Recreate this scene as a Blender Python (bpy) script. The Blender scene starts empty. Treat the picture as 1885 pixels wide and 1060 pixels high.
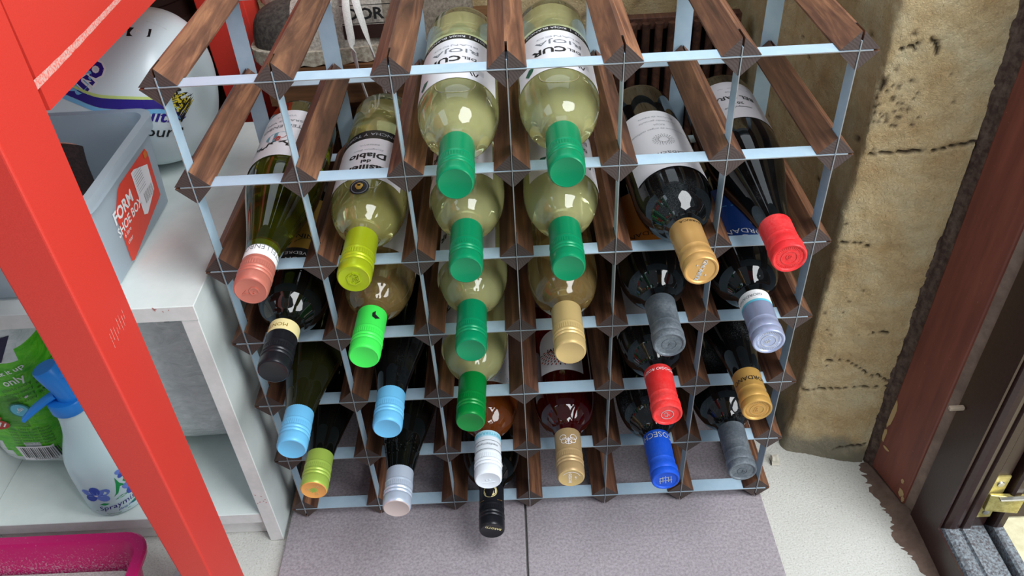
import bpy, bmesh, math, random
from mathutils import Vector, Matrix, noise
random.seed(7)
PI = math.pi
SC = bpy.context.scene
COL = SC.collection

# ------------------------------------------------------------------ camera, world, lights, exposure
cam_data = bpy.data.cameras.new('camera')
cam = bpy.data.objects.new('camera', cam_data)
COL.objects.link(cam)
cam_data.sensor_width = 36.0
cam_data.lens = 1468.12 * 36.0 / 1885.0
cam_data.clip_start = 0.01
_r = Vector((0.99869236, -0.02106419, -0.04658179))
_d = Vector((-0.04946929, -0.62805837, -0.77659222))
_f = Vector((-0.0128978, 0.77788109, -0.62827912))
cam.matrix_world = Matrix(((_r.x, -_d.x, -_f.x, 0.0038), (_r.y, -_d.y, -_f.y, -0.6212), (_r.z, -_d.z, -_f.z, 0.8655), (0, 0, 0, 1)))
SC.camera = cam

world = bpy.data.worlds.new('daylight')
SC.world = world
world.use_nodes = True
world.node_tree.nodes['Background'].inputs[0].default_value = (0.80, 0.90, 1.0, 1)
world.node_tree.nodes['Background'].inputs[1].default_value = 0.30


def area(name, loc, target, sx, sy, power, color):
    d = bpy.data.lights.new(name, 'AREA')
    d.shape = 'RECTANGLE'
    d.size, d.size_y, d.energy, d.color = sx, sy, power, color
    o = bpy.data.objects.new(name, d)
    COL.objects.link(o)
    o.location = loc
    o.rotation_euler = (Vector(target) - Vector(loc)).to_track_quat('-Z', 'Y').to_euler()
    return o


area('roof_window_daylight', (0.72, -0.52, 1.95), (0.0, 0.0, 0.3), 0.95, 0.95, 35, (0.95, 0.98, 1.0))
area('doorway_daylight', (1.22, -1.10, 1.10), (0.0, 0.0, 0.3), 0.8, 0.9, 24, (0.95, 0.98, 1.0))
area('far_window_daylight', (-1.25, -0.22, 1.65), (0.0, 0.0, 0.4), 0.8, 0.8, 6.0, (0.70, 0.86, 1.0))
area('roof_light', (0.0, 1.3, 2.4), (0.0, 0.1, 0.3), 1.8, 1.0, 8, (0.82, 0.92, 1.0))

vs = SC.view_settings
vs.view_transform = 'Standard'
vs.look = 'None'
vs.exposure = 0.0
vs.gamma = 1.0
vs.use_curve_mapping = False
SC.display_settings.display_device = 'sRGB'
SC.cycles.use_denoising = True
SC.cycles.max_bounces = 10
SC.cycles.transmission_bounces = 8
SC.cycles.sample_clamp_indirect = 4.0


# ------------------------------------------------------------------ helpers
def lin(c):
    out = []
    for v in c[:3]:
        v /= 255.0
        out.append(v / 12.92 if v <= 0.04045 else ((v + 0.055) / 1.055) ** 2.4)
    return (out[0], out[1], out[2], 1.0)


def base_mat(name, col, rough=0.5, metal=0.0, spec=0.5, trans=0.0, ior=1.45, coat=0.0):
    m = bpy.data.materials.new(name)
    m.use_nodes = True
    b = m.node_tree.nodes['Principled BSDF']
    b.inputs['Base Color'].default_value = lin(col)
    b.inputs['Roughness'].default_value = rough
    b.inputs['Metallic'].default_value = metal
    b.inputs['Specular IOR Level'].default_value = spec
    b.inputs['Transmission Weight'].default_value = trans
    b.inputs['IOR'].default_value = ior
    b.inputs['Coat Weight'].default_value = coat
    return m


class NT:
    def __init__(self, m):
        self.m, self.t = m, m.node_tree
        self.b = self.t.nodes['Principled BSDF']
        self.out = self.t.nodes['Material Output']

    def n(self, typ, **kw):
        nd = self.t.nodes.new(typ)
        for k, v in kw.items():
            if k in nd.inputs:
                nd.inputs[k].default_value = v
            else:
                setattr(nd, k, v)
        return nd

    def l(self, a, b):
        self.t.links.new(a, b)

    def coords(self, scale=(1, 1, 1), kind='Object', rnd=0.0):
        tc = self.n('ShaderNodeTexCoord')
        mp = self.n('ShaderNodeMapping')
        mp.inputs['Scale'].default_value = scale
        self.l(tc.outputs[kind], mp.inputs['Vector'])
        if rnd:
            oi = self.n('ShaderNodeObjectInfo')
            mu = self.n('ShaderNodeMath', operation='MULTIPLY')
            mu.inputs[1].default_value = rnd
            self.l(oi.outputs['Random'], mu.inputs[0])
            self.l(mu.outputs[0], mp.inputs['Location'])
        return mp.outputs[0]

    def noise(self, vec, scale, detail=4, rough=0.55, dist=0.0):
        nd = self.n('ShaderNodeTexNoise')
        nd.inputs['Scale'].default_value = scale
        nd.inputs['Detail'].default_value = detail
        nd.inputs['Roughness'].default_value = rough
        nd.inputs['Distortion'].default_value = dist
        self.l(vec, nd.inputs['Vector'])
        return nd.outputs['Fac']

    def ramp(self, fac, stops):
        r = self.n('ShaderNodeValToRGB')
        e = r.color_ramp.elements
        while len(e) < len(stops):
            e.new(0.5)
        for i, (p, c) in enumerate(stops):
            e[i].position = p
            e[i].color = lin(c) if len(c) == 3 else c
        self.l(fac, r.inputs[0])
        return r.outputs[0]

    def mix(self, fac, a, b, blend='MIX'):
        x = self.n('ShaderNodeMix', data_type='RGBA', blend_type=blend)
        if isinstance(fac, float):
            x.inputs[0].default_value = fac
        else:
            self.l(fac, x.inputs[0])
        for i, v in ((6, a), (7, b)):
            if isinstance(v, tuple):
                x.inputs[i].default_value = lin(v) if len(v) == 3 else v
            else:
                self.l(v, x.inputs[i])
        return x.outputs[2]

    def bump(self, h, strength=0.3, dist=0.002):
        b = self.n('ShaderNodeBump')
        b.inputs['Strength'].default_value = strength
        b.inputs['Distance'].default_value = dist
        self.l(h, b.inputs['Height'])
        self.l(b.outputs[0], self.b.inputs['Normal'])

    def color(self, c):
        self.l(c, self.b.inputs['Base Color'])


def speckle_mat(name, c1, c2, scale, rough=0.7, lo=0.4, hi=0.6, bump=0.2, metal=0.0, dist=0.001):
    m = base_mat(name, c1, rough, metal)
    t = NT(m)
    f = t.noise(t.coords(), scale, 6, 0.65)
    t.color(t.ramp(f, [(lo, c1), (hi, c2)]))
    if bump:
        t.bump(f, bump, dist)
    return m


def mesh_obj(name, verts, faces, mats, parent=None, smooth=False, fm=None, loc=None):
    me = bpy.data.meshes.new(name)
    me.from_pydata([tuple(v) for v in verts], [], faces)
    if not isinstance(mats, (list, tuple)):
        mats = [mats]
    for m in mats:
        me.materials.append(m)
    if fm:
        me.polygons.foreach_set('material_index', fm)
    if smooth:
        me.polygons.foreach_set('use_smooth', [True] * len(me.polygons))
    me.update()
    o = bpy.data.objects.new(name, me)
    COL.objects.link(o)
    if parent:
        o.parent = parent
    if loc:
        o.location = loc
    return o


def fix_normals(o):
    bm = bmesh.new()
    bm.from_mesh(o.data)
    bmesh.ops.recalc_face_normals(bm, faces=bm.faces)
    bm.to_mesh(o.data)
    bm.free()
    return o


def share(name, data, parent, loc=None, mat=None):
    o = bpy.data.objects.new(name, data)
    COL.objects.link(o)
    o.parent = parent
    if loc:
        o.location = loc
    if mat is not None:
        o.matrix_local = mat
    return o


def thing(name, label, cat, loc=(0, 0, 0), group=None, kind=None):
    o = bpy.data.objects.new(name, None)
    COL.objects.link(o)
    o.empty_display_size = 0.05
    o.location = loc
    return tag(o, label, cat, group, kind)


def tag(o, label=None, cat=None, group=None, kind=None):
    for k, v in (('label', label), ('category', cat), ('group', group), ('kind', kind)):
        if v:
            o[k] = v
    return o


def box_vf(x0, x1, y0, y1, z0, z1):
    v = [(x0, y0, z0), (x1, y0, z0), (x1, y1, z0), (x0, y1, z0), (x0, y0, z1), (x1, y0, z1), (x1, y1, z1), (x0, y1, z1)]
    f = [(0, 3, 2, 1), (4, 5, 6, 7), (0, 1, 5, 4), (1, 2, 6, 5), (2, 3, 7, 6), (3, 0, 4, 7)]
    return v, f


def bevel(o, w, seg=2, angle=0.5):
    bm = bmesh.new()
    bm.from_mesh(o.data)
    es = [e for e in bm.edges if len(e.link_faces) == 2 and e.calc_face_angle(0) > angle]
    bmesh.ops.bevel(bm, geom=es, offset=w, segments=seg, affect='EDGES', profile=0.5, clamp_overlap=True)
    bm.to_mesh(o.data)
    bm.free()
    return o


def box(name, x0, x1, y0, y1, z0, z1, mat, parent=None, bev=0.0):
    o = mesh_obj(name, *box_vf(x0, x1, y0, y1, z0, z1), mat, parent)
    if bev:
        bevel(o, bev)
    return o


def hexa(name, bot, top, mat, parent=None, bev=0.0):
    # bot/top: four xyz corners each
    v = list(bot) + list(top)
    f = [(0, 3, 2, 1), (4, 5, 6, 7), (0, 1, 5, 4), (1, 2, 6, 5), (2, 3, 7, 6), (3, 0, 4, 7)]
    o = fix_normals(mesh_obj(name, v, f, mat, parent))
    if bev:
        bevel(o, bev)
    return o


def catmull(pts, n=4):
    out = []
    for i in range(len(pts) - 1):
        p0, p1, p2, p3 = pts[max(i - 1, 0)], pts[i], pts[i + 1], pts[min(i + 2, len(pts) - 1)]
        for k in range(n):
            t = k / n
            out.append(tuple(0.5 * ((2 * b) + (c - a) * t + (2 * a - 5 * b + 4 * c - d) * t * t + (3 * b - a - 3 * c + d) * t ** 3)
                             for a, b, c, d in zip(p0, p1, p2, p3)))
    out.append(tuple(pts[-1]))
    return out


def lathe_vf(prof, seg=40, ribs=None):
    # prof: list of (r, z); first/last r==0 closes the ends; ribs: {index: depth} alternates the radius
    v, f, rings = [], [], []
    for i, (r, z) in enumerate(prof):
        if r < 1e-6:
            rings.append([len(v)])
            v.append((0, 0, z))
        else:
            ring = []
            for k in range(seg):
                rr = r - (ribs[i] if ribs and i in ribs and k % 2 else 0)
                a = 2 * PI * k / seg
                ring.append(len(v))
                v.append((rr * math.cos(a), rr * math.sin(a), z))
            rings.append(ring)
    for a, b in zip(rings, rings[1:]):
        for k in range(seg):
            k2 = (k + 1) % seg
            if len(a) == 1 and len(b) == 1:
                continue
            if len(a) == 1:
                f.append((a[0], b[k2], b[k]))
            elif len(b) == 1:
                f.append((a[k], a[k2], b[0]))
            else:
                f.append((a[k], a[k2], b[k2], b[k]))
    return v, f


def auto_smooth(o, ang=0.7):
    me = o.data
    me.polygons.foreach_set('use_smooth', [True] * len(me.polygons))
    bm = bmesh.new()
    bm.from_mesh(me)
    for e in bm.edges:
        e.smooth = not (len(e.link_faces) == 2 and e.calc_face_angle(0) > ang)
    bm.to_mesh(me)
    bm.free()
    return o


_txt = {}


def text2d(s, bold=0.0, shear=0.0):
    key = (s, bold, shear)
    if key not in _txt:
        cu = bpy.data.curves.new('print', 'FONT')
        cu.body = s
        cu.size = 1.0
        cu.align_x, cu.align_y = 'CENTER', 'CENTER'
        cu.resolution_u = 2
        cu.offset = bold
        cu.shear = shear
        ob = bpy.data.objects.new('print', cu)
        COL.objects.link(ob)
        me = bpy.data.meshes.new_from_object(ob.evaluated_get(bpy.context.evaluated_depsgraph_get()))
        _txt[key] = ([(q.co.x, q.co.y) for q in me.vertices], [tuple(p.vertices) for p in me.polygons])
        bpy.data.objects.remove(ob)
        bpy.data.curves.remove(cu)
        bpy.data.meshes.remove(me)
    return _txt[key]


class Print:
    """flat print gathered in 2D (u right, v up), then laid on a surface"""

    def __init__(self):
        self.v, self.f, self.m, self.mats = [], [], [], []

    def _mi(self, mat):
        if mat not in self.mats:
            self.mats.append(mat)
        return self.mats.index(mat)

    def add(self, vs, fs, mat):
        o = len(self.v)
        self.v += vs
        self.f += [tuple(i + o for i in q) for q in fs]
        self.m += [self._mi(mat)] * len(fs)
        return self

    def text(self, s, u, v, size, mat, bold=0.0, shear=0.0, sx=1.0, rot=0.0):
        vs, fs = text2d(s, bold, shear)
        c, sn = math.cos(rot), math.sin(rot)
        return self.add([(u + size * (x * sx * c - y * sn), v + size * (x * sx * sn + y * c)) for x, y in vs], fs, mat)

    def rect(self, u0, u1, v0, v1, mat, n=1):
        vs, fs = [], []
        for i in range(n + 1):
            uu = u0 + (u1 - u0) * i / n
            vs += [(uu, v0), (uu, v1)]
        for i in range(n):
            fs.append((2 * i, 2 * i + 2, 2 * i + 3, 2 * i + 1))
        return self.add(vs, fs, mat)

    def ellipse(self, u, v, a, b, mat, rot=0.0, n=14):
        c, s = math.cos(rot), math.sin(rot)
        vs = [(u + a * math.cos(2 * PI * k / n) * c - b * math.sin(2 * PI * k / n) * s,
               v + a * math.cos(2 * PI * k / n) * s + b * math.sin(2 * PI * k / n) * c) for k in range(n)]
        return self.add(vs, [tuple(range(n))], mat)

    def ring(self, u, v, r0, r1, mat, n=24, a0=0.0, a1=2 * PI):
        vs, fs = [], []
        for k in range(n + 1):
            a = a0 + (a1 - a0) * k / n
            vs += [(u + r0 * math.cos(a), v + r0 * math.sin(a)), (u + r1 * math.cos(a), v + r1 * math.sin(a))]
        for k in range(n):
            fs.append((2 * k, 2 * k + 1, 2 * k + 3, 2 * k + 2))
        return self.add(vs, fs, mat)

    def line(self, pts, w, mat):
        for (a, b), (c, d) in zip(pts, pts[1:]):
            L = math.hypot(c - a, d - b) or 1e-6
            nx, ny = -(d - b) / L * w / 2, (c - a) / L * w / 2
            self.add([(a + nx, b + ny), (a - nx, b - ny), (c - nx, d - ny), (c + nx, d + ny)], [(0, 1, 2, 3)], mat)
        return self

    def poly(self, pts, mat):
        return self.add(list(pts), [tuple(range(len(pts)))], mat)

    def build(self, name, fn, parent):
        return mesh_obj(name, [fn(u, v) for u, v in self.v], self.f, self.mats, parent, fm=self.m)


# ------------------------------------------------------------------ materials
def wood_mat(name, dark, mid, light, rough=0.55):
    m = base_mat(name, mid, rough)
    t = NT(m)
    v = t.coords((22, 1.4, 22), rnd=37.0)
    f = t.noise(v, 3.2, 6, 0.62, 1.2)
    c = t.ramp(f, [(0.32, dark), (0.5, mid), (0.70, light)])
    big = t.noise(t.coords((5, 2.5, 5), rnd=11.0), 4.0, 3)
    c = t.mix(t.ramp(big, [(0.40, (0, 0, 0)), (0.75, (160, 160, 160))]), c, light)
    fine = t.noise(t.coords((160, 7, 160), rnd=5.0), 3.0, 3)
    c = t.mix(t.ramp(fine, [(0.5, (0, 0, 0)), (0.72, (120, 120, 120))]), c, dark)
    oi = t.n('ShaderNodeObjectInfo')
    hs = t.n('ShaderNodeHueSaturation')
    mr = t.n('ShaderNodeMapRange')
    mr.inputs[3].default_value, mr.inputs[4].default_value = 0.75, 1.2
    t.l(oi.outputs['Random'], mr.inputs[0])
    t.l(mr.outputs[0], hs.inputs['Value'])
    t.l(c, hs.inputs['Color'])
    t.color(hs.outputs[0])
    t.bump(fine, 0.25, 0.0006)
    return m


M = {}
M['wood'] = wood_mat('stained_wood', (48, 30, 24), (98, 64, 48), (160, 112, 80))
_m = base_mat('end_grain', (92, 78, 74), 0.85)
_t = NT(_m)
_wv = _t.n('ShaderNodeTexWave', wave_type='RINGS', rings_direction='Y')
_wv.inputs['Scale'].default_value = 130
_wv.inputs['Distortion'].default_value = 2.5
_wv.inputs['Detail'].default_value = 2
_mp = _t.coords((1, 1, 1), rnd=0.06)
_t.l(_mp, _wv.inputs['Vector'])
_c = _t.ramp(_wv.outputs['Fac'], [(0.2, (66, 55, 52)), (0.8, (76, 65, 62))])
_sp = _t.noise(_t.coords(), 1500, 2)
_t.color(_t.mix(_t.ramp(_sp, [(0.55, (0, 0, 0)), (0.75, (110, 110, 110))]), _c, (132, 120, 116)))
_t.bump(_sp, 0.3, 0.0006)
M['end'] = _m
M['strip'] = speckle_mat('galvanised_strip', (182, 210, 230), (190, 216, 234), 60, 0.36, bump=0.0, metal=0.25)
M['red'] = speckle_mat('red_paint', (206, 54, 44), (216, 64, 52), 900, 0.42, 0.35, 0.7, bump=0.35, dist=0.0004)
M['scuff'] = speckle_mat('scuffed_paint', (214, 178, 170), (228, 96, 80), 500, 0.7, 0.42, 0.62, bump=0.2)
M['white'] = speckle_mat('white_melamine', (226, 233, 230), (220, 228, 225), 30, 0.38, bump=0.0)
M['white_edge'] = speckle_mat('white_edge_band', (214, 216, 214), (222, 222, 221), 90, 0.5, bump=0.0)
M['wear'] = base_mat('worn_pink_chips', (196, 140, 136), 0.8)
M['brown_plastic'] = base_mat('dark_brown_plastic', (46, 28, 24), 0.4)  # plain dark brown, used for the bin and some dark print
M['black'] = base_mat('black_print', (22, 22, 24), 0.5)
M['grey_print'] = base_mat('grey_print', (120, 124, 130), 0.6)
M['lt_print'] = base_mat('pale_grey_print', (168, 172, 178), 0.6)
M['paper'] = base_mat('label_paper', (232, 230, 234), 0.55)
M['paper_grey'] = base_mat('grey_label_paper', (176, 172, 176), 0.6)
M['white_print'] = base_mat('white_print', (236, 236, 236), 0.5)
M['cream'] = base_mat('cream_band', (232, 218, 158), 0.5)
M['gold_print'] = base_mat('gold_print', (188, 148, 62), 0.35, 0.5)
M['blue_print'] = base_mat('blue_print', (30, 66, 140), 0.4)
M['cyan_print'] = base_mat('cyan_print', (98, 190, 214), 0.45)
M['teal'] = base_mat('teal_print', (104, 152, 168), 0.5)
M['redink'] = base_mat('red_print', (176, 62, 50), 0.5)
M['green_print'] = base_mat('dark_green_print', (20, 92, 72), 0.5)
M['orange_print'] = base_mat('orange_label', (206, 116, 36), 0.5)
M['tin'] = base_mat('silver_relief', (206, 208, 214), 0.3, 0.8)


def cap_mat(name, c, rough=0.30, metal=0.15):
    m = base_mat(name, c, rough, metal, 0.4, coat=0.12)
    m.node_tree.nodes['Principled BSDF'].inputs['Coat Roughness'].default_value = 0.2
    return m


def dusty_cap(name, c, dust, amt=0.5):
    m = cap_mat(name, c, 0.5)
    t = NT(m)
    f = t.noise(t.coords(rnd=3.0), 420, 5, 0.7)
    g = t.noise(t.coords(rnd=3.0), 45, 3)
    k = t.n('ShaderNodeMath', operation='MULTIPLY')
    t.l(f, k.inputs[0])
    t.l(g, k.inputs[1])
    fac = t.ramp(k.outputs[0], [(0.18, (0, 0, 0)), (0.42, (amt, amt, amt, 1))])
    t.color(t.mix(fac, c, dust))
    return m


CAP = {
    'green': cap_mat('green_cap', (0, 130, 84)), 'green2': cap_mat('deep_green_cap', (0, 122, 50)),
    'pink': cap_mat('pink_cap', (206, 122, 106), 0.38, 0.4), 'lime': cap_mat('lime_cap', (172, 188, 28), 0.32, 0.45),
    'neon': cap_mat('bright_green_cap', (64, 224, 84), 0.4, 0.05), 'black': cap_mat('black_cap', (30, 31, 36), 0.3, 0.3),
    'beige': cap_mat('beige_cap', (206, 178, 120), 0.34, 0.4), 'sky': cap_mat('sky_blue_cap', (106, 182, 226), 0.42, 0.1),
    'olive': cap_mat('yellow_green_cap', (162, 190, 82), 0.36, 0.25), 'orange': cap_mat('orange_cap_end', (226, 160, 84), 0.5, 0.1),
    'silver': cap_mat('pale_silver_cap', (196, 208, 226), 0.32, 0.45), 'rosegrey': cap_mat('pinkish_grey_end', (200, 182, 178), 0.45, 0.2),
    'white': cap_mat('white_cap', (226, 232, 240), 0.4, 0.0), 'tan': cap_mat('tan_cap', (176, 148, 106), 0.36, 0.3),
    'gold': cap_mat('gold_foil', (206, 160, 96), 0.36, 0.45), 'ochre': cap_mat('ochre_foil', (190, 148, 78), 0.42, 0.35),
    'redfoil': dusty_cap('red_foil', (222, 40, 44), (240, 140, 136), 0.25), 'scarlet': dusty_cap('scarlet_foil', (232, 44, 44), (244, 150, 146), 0.2),
    'lilac': cap_mat('lilac_silver_foil', (172, 182, 214), 0.32, 0.5), 'blue': dusty_cap('blue_foil', (10, 78, 200), (90, 130, 220), 0.2),
    'grey': dusty_cap('grey_foil', (86, 94, 102), (142, 150, 156), 0.6),
}


def glass_white(name, col, milky, fac, ior=1.36):
    # clear glass full of pale wine: refracting surface plus diffuse haze painting in scattered light
    m = base_mat(name, col, 0.015, trans=1.0, ior=ior)
    t = NT(m)
    tr = t.n('ShaderNodeBsdfTranslucent')
    tr.inputs[0].default_value = lin(milky)
    df = t.n('ShaderNodeBsdfDiffuse')
    df.inputs[0].default_value = lin(milky)
    a = t.n('ShaderNodeMixShader')
    a.inputs[0].default_value = 0.5
    t.l(tr.outputs[0], a.inputs[1])
    t.l(df.outputs[0], a.inputs[2])
    mx = t.n('ShaderNodeMixShader')
    mx.inputs[0].default_value = fac
    t.l(t.b.outputs[0], mx.inputs[1])
    t.l(a.outputs[0], mx.inputs[2])
    gl = t.n('ShaderNodeBsdfGlossy')
    gl.inputs['Roughness'].default_value = 0.02
    fr = t.n('ShaderNodeFresnel')
    fr.inputs[0].default_value = 1.5
    m2 = t.n('ShaderNodeMixShader')
    t.l(fr.outputs[0], m2.inputs[0])
    t.l(mx.outputs[0], m2.inputs[1])
    t.l(gl.outputs[0], m2.inputs[2])
    t.l(m2.outputs[0], t.out.inputs[0])
    return m


def glass_dark(name, col, dust=0.0):
    m = base_mat(name, col, 0.03, spec=0.6)
    if dust:
        t = NT(m)
        f = t.noise(t.coords(rnd=9.0), 1500, 3, 0.7)
        g = t.noise(t.coords((1, 1, 0.5), rnd=9.0), 22, 3, 0.6, 0.6)
        k = t.n('ShaderNodeMath', operation='MULTIPLY')
        t.l(f, k.inputs[0])
        t.l(g, k.inputs[1])
        fac = t.ramp(k.outputs[0], [(0.29, (0, 0, 0)), (0.50, (dust, dust, dust, 1))])
        t.color(t.mix(fac, col, (150, 156, 158)))
        t.l(t.ramp(fac, [(0, (0.03, 0.03, 0.03, 1)), (1, (0.6, 0.6, 0.6, 1))]), t.b.inputs['Roughness'])
    return m


G = {
    'pale': glass_white('pale_wine_glass', (250, 247, 200), (246, 245, 172), 0.44),
    'straw': glass_white('straw_wine_glass', (240, 234, 176), (226, 218, 132), 0.40),
    'amber': glass_white('amber_wine_glass', (226, 200, 146), (196, 162, 100), 0.38),
    'rose': glass_white('rose_wine_glass', (196, 104, 44), (176, 92, 36), 0.4),
    'ruby': glass_white('ruby_wine_glass', (110, 10, 14), (96, 12, 14), 0.35),
    'olive': glass_white('olive_glass', (96, 104, 14), (84, 92, 16), 0.22),
    'dark': glass_dark('dark_green_glass', (9, 11, 9), 0.0),
    'dusty': glass_dark('dusty_black_glass', (7, 8, 9), 0.14),
    'verydusty': glass_dark('very_dusty_black_glass', (8, 9, 10), 0.55),
    'darkolive': glass_dark('dark_olive_glass', (26, 27, 10), 0.12),
    'foot': glass_white('thick_glass_foot', (186, 202, 150), (150, 164, 110), 0.14, 1.45),
    'bubble': base_mat('air_gap', (190, 184, 130), 0.05, trans=0.6, ior=1.4),
}

# ------------------------------------------------------------------ floor and tiles
fl = base_mat('rough_concrete', (206, 206, 200), 0.9)
t = NT(fl)
a = t.noise(t.coords(), 420, 6, 0.72)
b = t.noise(t.coords(), 9, 5)
c = t.ramp(a, [(0.30, (150, 146, 138)), (0.42, (206, 205, 198)), (0.75, (228, 228, 222))])
c = t.mix(t.ramp(b, [(0.45, (0, 0, 0)), (0.8, (110, 110, 110))]), c, (168, 160, 148))
t.color(c)
t.bump(a, 0.6, 0.003)
nx, ny = 90, 90
vv, ff = [], []
for j in range(ny + 1):
    for i in range(nx + 1):
        x, y = -1.3 + 1.865 * i / nx, -0.9 + 1.6 * j / ny
        vv.append((x, y, -0.0095 + 0.0012 * noise.noise(Vector((x * 60, y * 60, 0)))))
for j in range(ny):
    for i in range(nx):
        q = j * (nx + 1) + i
        ff.append((q, q + 1, q + nx + 2, q + nx + 1))
tag(mesh_obj('floor', vv, ff, fl, smooth=True), kind='structure')

tl = base_mat('grey_slate_tile', (140, 131, 137), 0.55)
t = NT(tl)
a = t.noise(t.coords(rnd=3.0), 320, 5, 0.7)
b = t.noise(t.coords(rnd=3.0), 9, 4, 0.6, 1.0)
c = t.ramp(a, [(0.35, (136, 128, 134)), (0.62, (170, 162, 168))])
t.color(t.mix(t.ramp(b, [(0.4, (0, 0, 0)), (0.8, (110, 110, 110))]), c, (112, 104, 110)))
t.bump(a, 0.35, 0.0012)
for x0, x1, lab in ((-0.3095, -0.0078, 'large grey stone-effect floor tile left of the joint under the rack'),
                    (-0.0052, 0.297, 'large grey stone-effect floor tile under the right half of the rack')):
    o = box('floor_tile', x0, x1, -0.32, 0.29, -0.0085, -0.0003, tl, bev=0.0012)
    tag(o, lab, 'tile', 'floor tiles under the rack')

# ------------------------------------------------------------------ right plaster wall (real relief)
PATH = []
for i in range(60):
    q = i / 60
    PATH.append((0.372 - 0.014 * q, 0.63 - 0.525 * q))
for i in range(9):
    a = i / 8
    PATH.append(((1 - a) ** 2 * 0.358 + 2 * a * (1 - a) * 0.3475 + a * a * 0.3585, (1 - a) ** 2 * 0.105 + 2 * a * (1 - a) * 0.0852 + a * a * 0.0822))
for i in range(1, 45):
    q = i / 44
    PATH.append((0.3585 + (0.4475 - 0.3585) * q, 0.0822 + (0.0558 - 0.0822) * q))
S = [0.0]
for p0, p1 in zip(PATH, PATH[1:]):
    S.append(S[-1] + math.dist(p0, p1))
iref = min(range(len(PATH)), key=lambda i: abs(PATH[i][0] - 0.349) + abs(PATH[i][1] - 0.085))
S = [s - S[iref] for s in S]
CRACKS = [([(0.0065, 0.4469), (0.0212, 0.4502), (0.0501, 0.4557), (0.0664, 0.4598), (0.0816, 0.4667), (0.0986, 0.4713)], 0.0016),
          ([(0.0015, 0.3387), (0.0187, 0.339), (0.0315, 0.3365)], 0.001),
          ([(0.0151, 0.1602), (0.0422, 0.1668), (0.0579, 0.1572), (0.0765, 0.1463)], 0.001),
          ([(0.0799, 0.1508), (0.0967, 0.1394)], 0.0016), ([(0.0022, 0.1042), (0.0333, 0.1143), (0.0636, 0.1242), (0.0887, 0.1309), (0.1, 0.1306)], 0.0011),
          ([(0.0585, 0.0106), (0.0752, 0.0195), (0.094, 0.0268)], 0.0015), ([(0.0086, 0.5569), (0.017, 0.561), (0.023, 0.5635)], 0.0015),
          ([(0.033, 0.569), (0.037, 0.566), (0.0395, 0.561), (0.0405, 0.556)], 0.0024), ([(0.0765, 0.2199), (0.0568, 0.2144)], 0.0009)]
PITS = []
rp = random.Random(3)
for k in range(46):
    PITS.append((rp.gauss(0.016, 0.012), rp.gauss(0.502, 0.022), rp.uniform(0.0010, 0.0030)))
for k in range(20):
    PITS.append((rp.uniform(0.0, 0.09), rp.uniform(0.05, 0.6), rp.uniform(0.001, 0.0022)))
PITS += [(0.0, 0.523, 0.007), (-0.002, 0.517, 0.005), (0.017, 0.574, 0.003), (0.004, 0.235, 0.003), (0.002, 0.105, 0.004)]
for k in range(70):
    PITS.append((rp.uniform(-0.42, -0.02), rp.uniform(0.3, 0.66), rp.uniform(0.0015, 0.004)))


def segd(px, pz, a, b):
    dx, dz = b[0] - a[0], b[1] - a[1]
    q = max(0, min(1, ((px - a[0]) * dx + (pz - a[1]) * dz) / (dx * dx + dz * dz)))
    return math.hypot(px - a[0] - q * dx, pz - a[1] - q * dz)


NZ = 300
ZS = [-0.012 + 0.90 * j / NZ for j in range(NZ + 1)]
vv, ff, dark = [], [], []
for i, (px, py) in enumerate(PATH):
    p0, p1 = PATH[max(i - 1, 0)], PATH[min(i + 1, len(PATH) - 1)]
    tx, ty = p1[0] - p0[0], p1[1] - p0[1]
    L = math.hypot(tx, ty)
    nxx, nyy = ty / L, -tx / L            # outward, towards the room
    if nxx * -1 + nyy * -0.3 < 0:
        nxx, nyy = -nxx, -nyy
    for z in ZS:
        s = S[i]
        h = 0.0036 * noise.noise(Vector((s * 14, z * 11, 1.7))) + 0.0014 * noise.noise(Vector((s * 60, z * 55, 5.1))) + 0.0010 * noise.noise(Vector((s * 170, z * 170, 2.2))) + 0.0008 * noise.noise(Vector((s * 420, z * 420, 4.2)))
        dk = 0.0
        if z < 0.06:
            h += 0.004 * max(0, (0.045 - z) / 0.05)
        if s > -0.02:
            for pts, w in CRACKS:
                if min(abs(z - q[1]) for q in pts) > 0.03:
                    continue
                wob = 0.002 * noise.noise(Vector((s * 130, z * 130, 9)))
                d = min(segd(s, z + wob, a, b) for a, b in zip(pts, pts[1:]))
                k = max(0.0, 1 - d / w)
                dk = max(dk, min(1, 1.7 * k))
                h -= 0.004 * min(1, k * 1.5)
        for ps, pz, pr in PITS:
            if abs(ps - s) < pr and abs(pz - z) < pr:
                d = math.hypot(ps - s, pz - z)
                if d < pr:
                    k = 1 - d / pr
                    h -= 0.6 * pr * min(1, 1.6 * k)
                    dk = max(dk, min(0.85, 1.5 * k))
        edge = max(0.0, (s - 0.088) / 0.012)     # crumbled edge beside the frame
        h -= 0.003 * edge * (1 + noise.noise(Vector((3, z * 60, s * 60))))
        vv.append((px + nxx * h, py + nyy * h, z))
        dark.append(dk)
for i in range(len(PATH) - 1):
    for j in range(NZ):
        q = i * (NZ + 1) + j
        ff.append((q, q + NZ + 1, q + NZ + 2, q + 1))
pl = base_mat('old_plaster', (176, 150, 106), 0.92)
t = NT(pl)
a = t.noise(t.coords((1, 1, 1)), 26, 5, 0.6)
b = t.noise(t.coords((1, 1, 1)), 330, 4, 0.75, 0.6)
c = t.ramp(a, [(0.30, (190, 160, 114)), (0.5, (206, 182, 138)), (0.70, (214, 198, 160))])
c = t.mix(t.ramp(b, [(0.36, (140, 140, 140)), (0.47, (0, 0, 0))]), c, (120, 94, 62))
tc = t.n('ShaderNodeTexCoord')
sx = t.n('ShaderNodeSeparateXYZ')
t.l(tc.outputs['Object'], sx.inputs[0])
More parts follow.
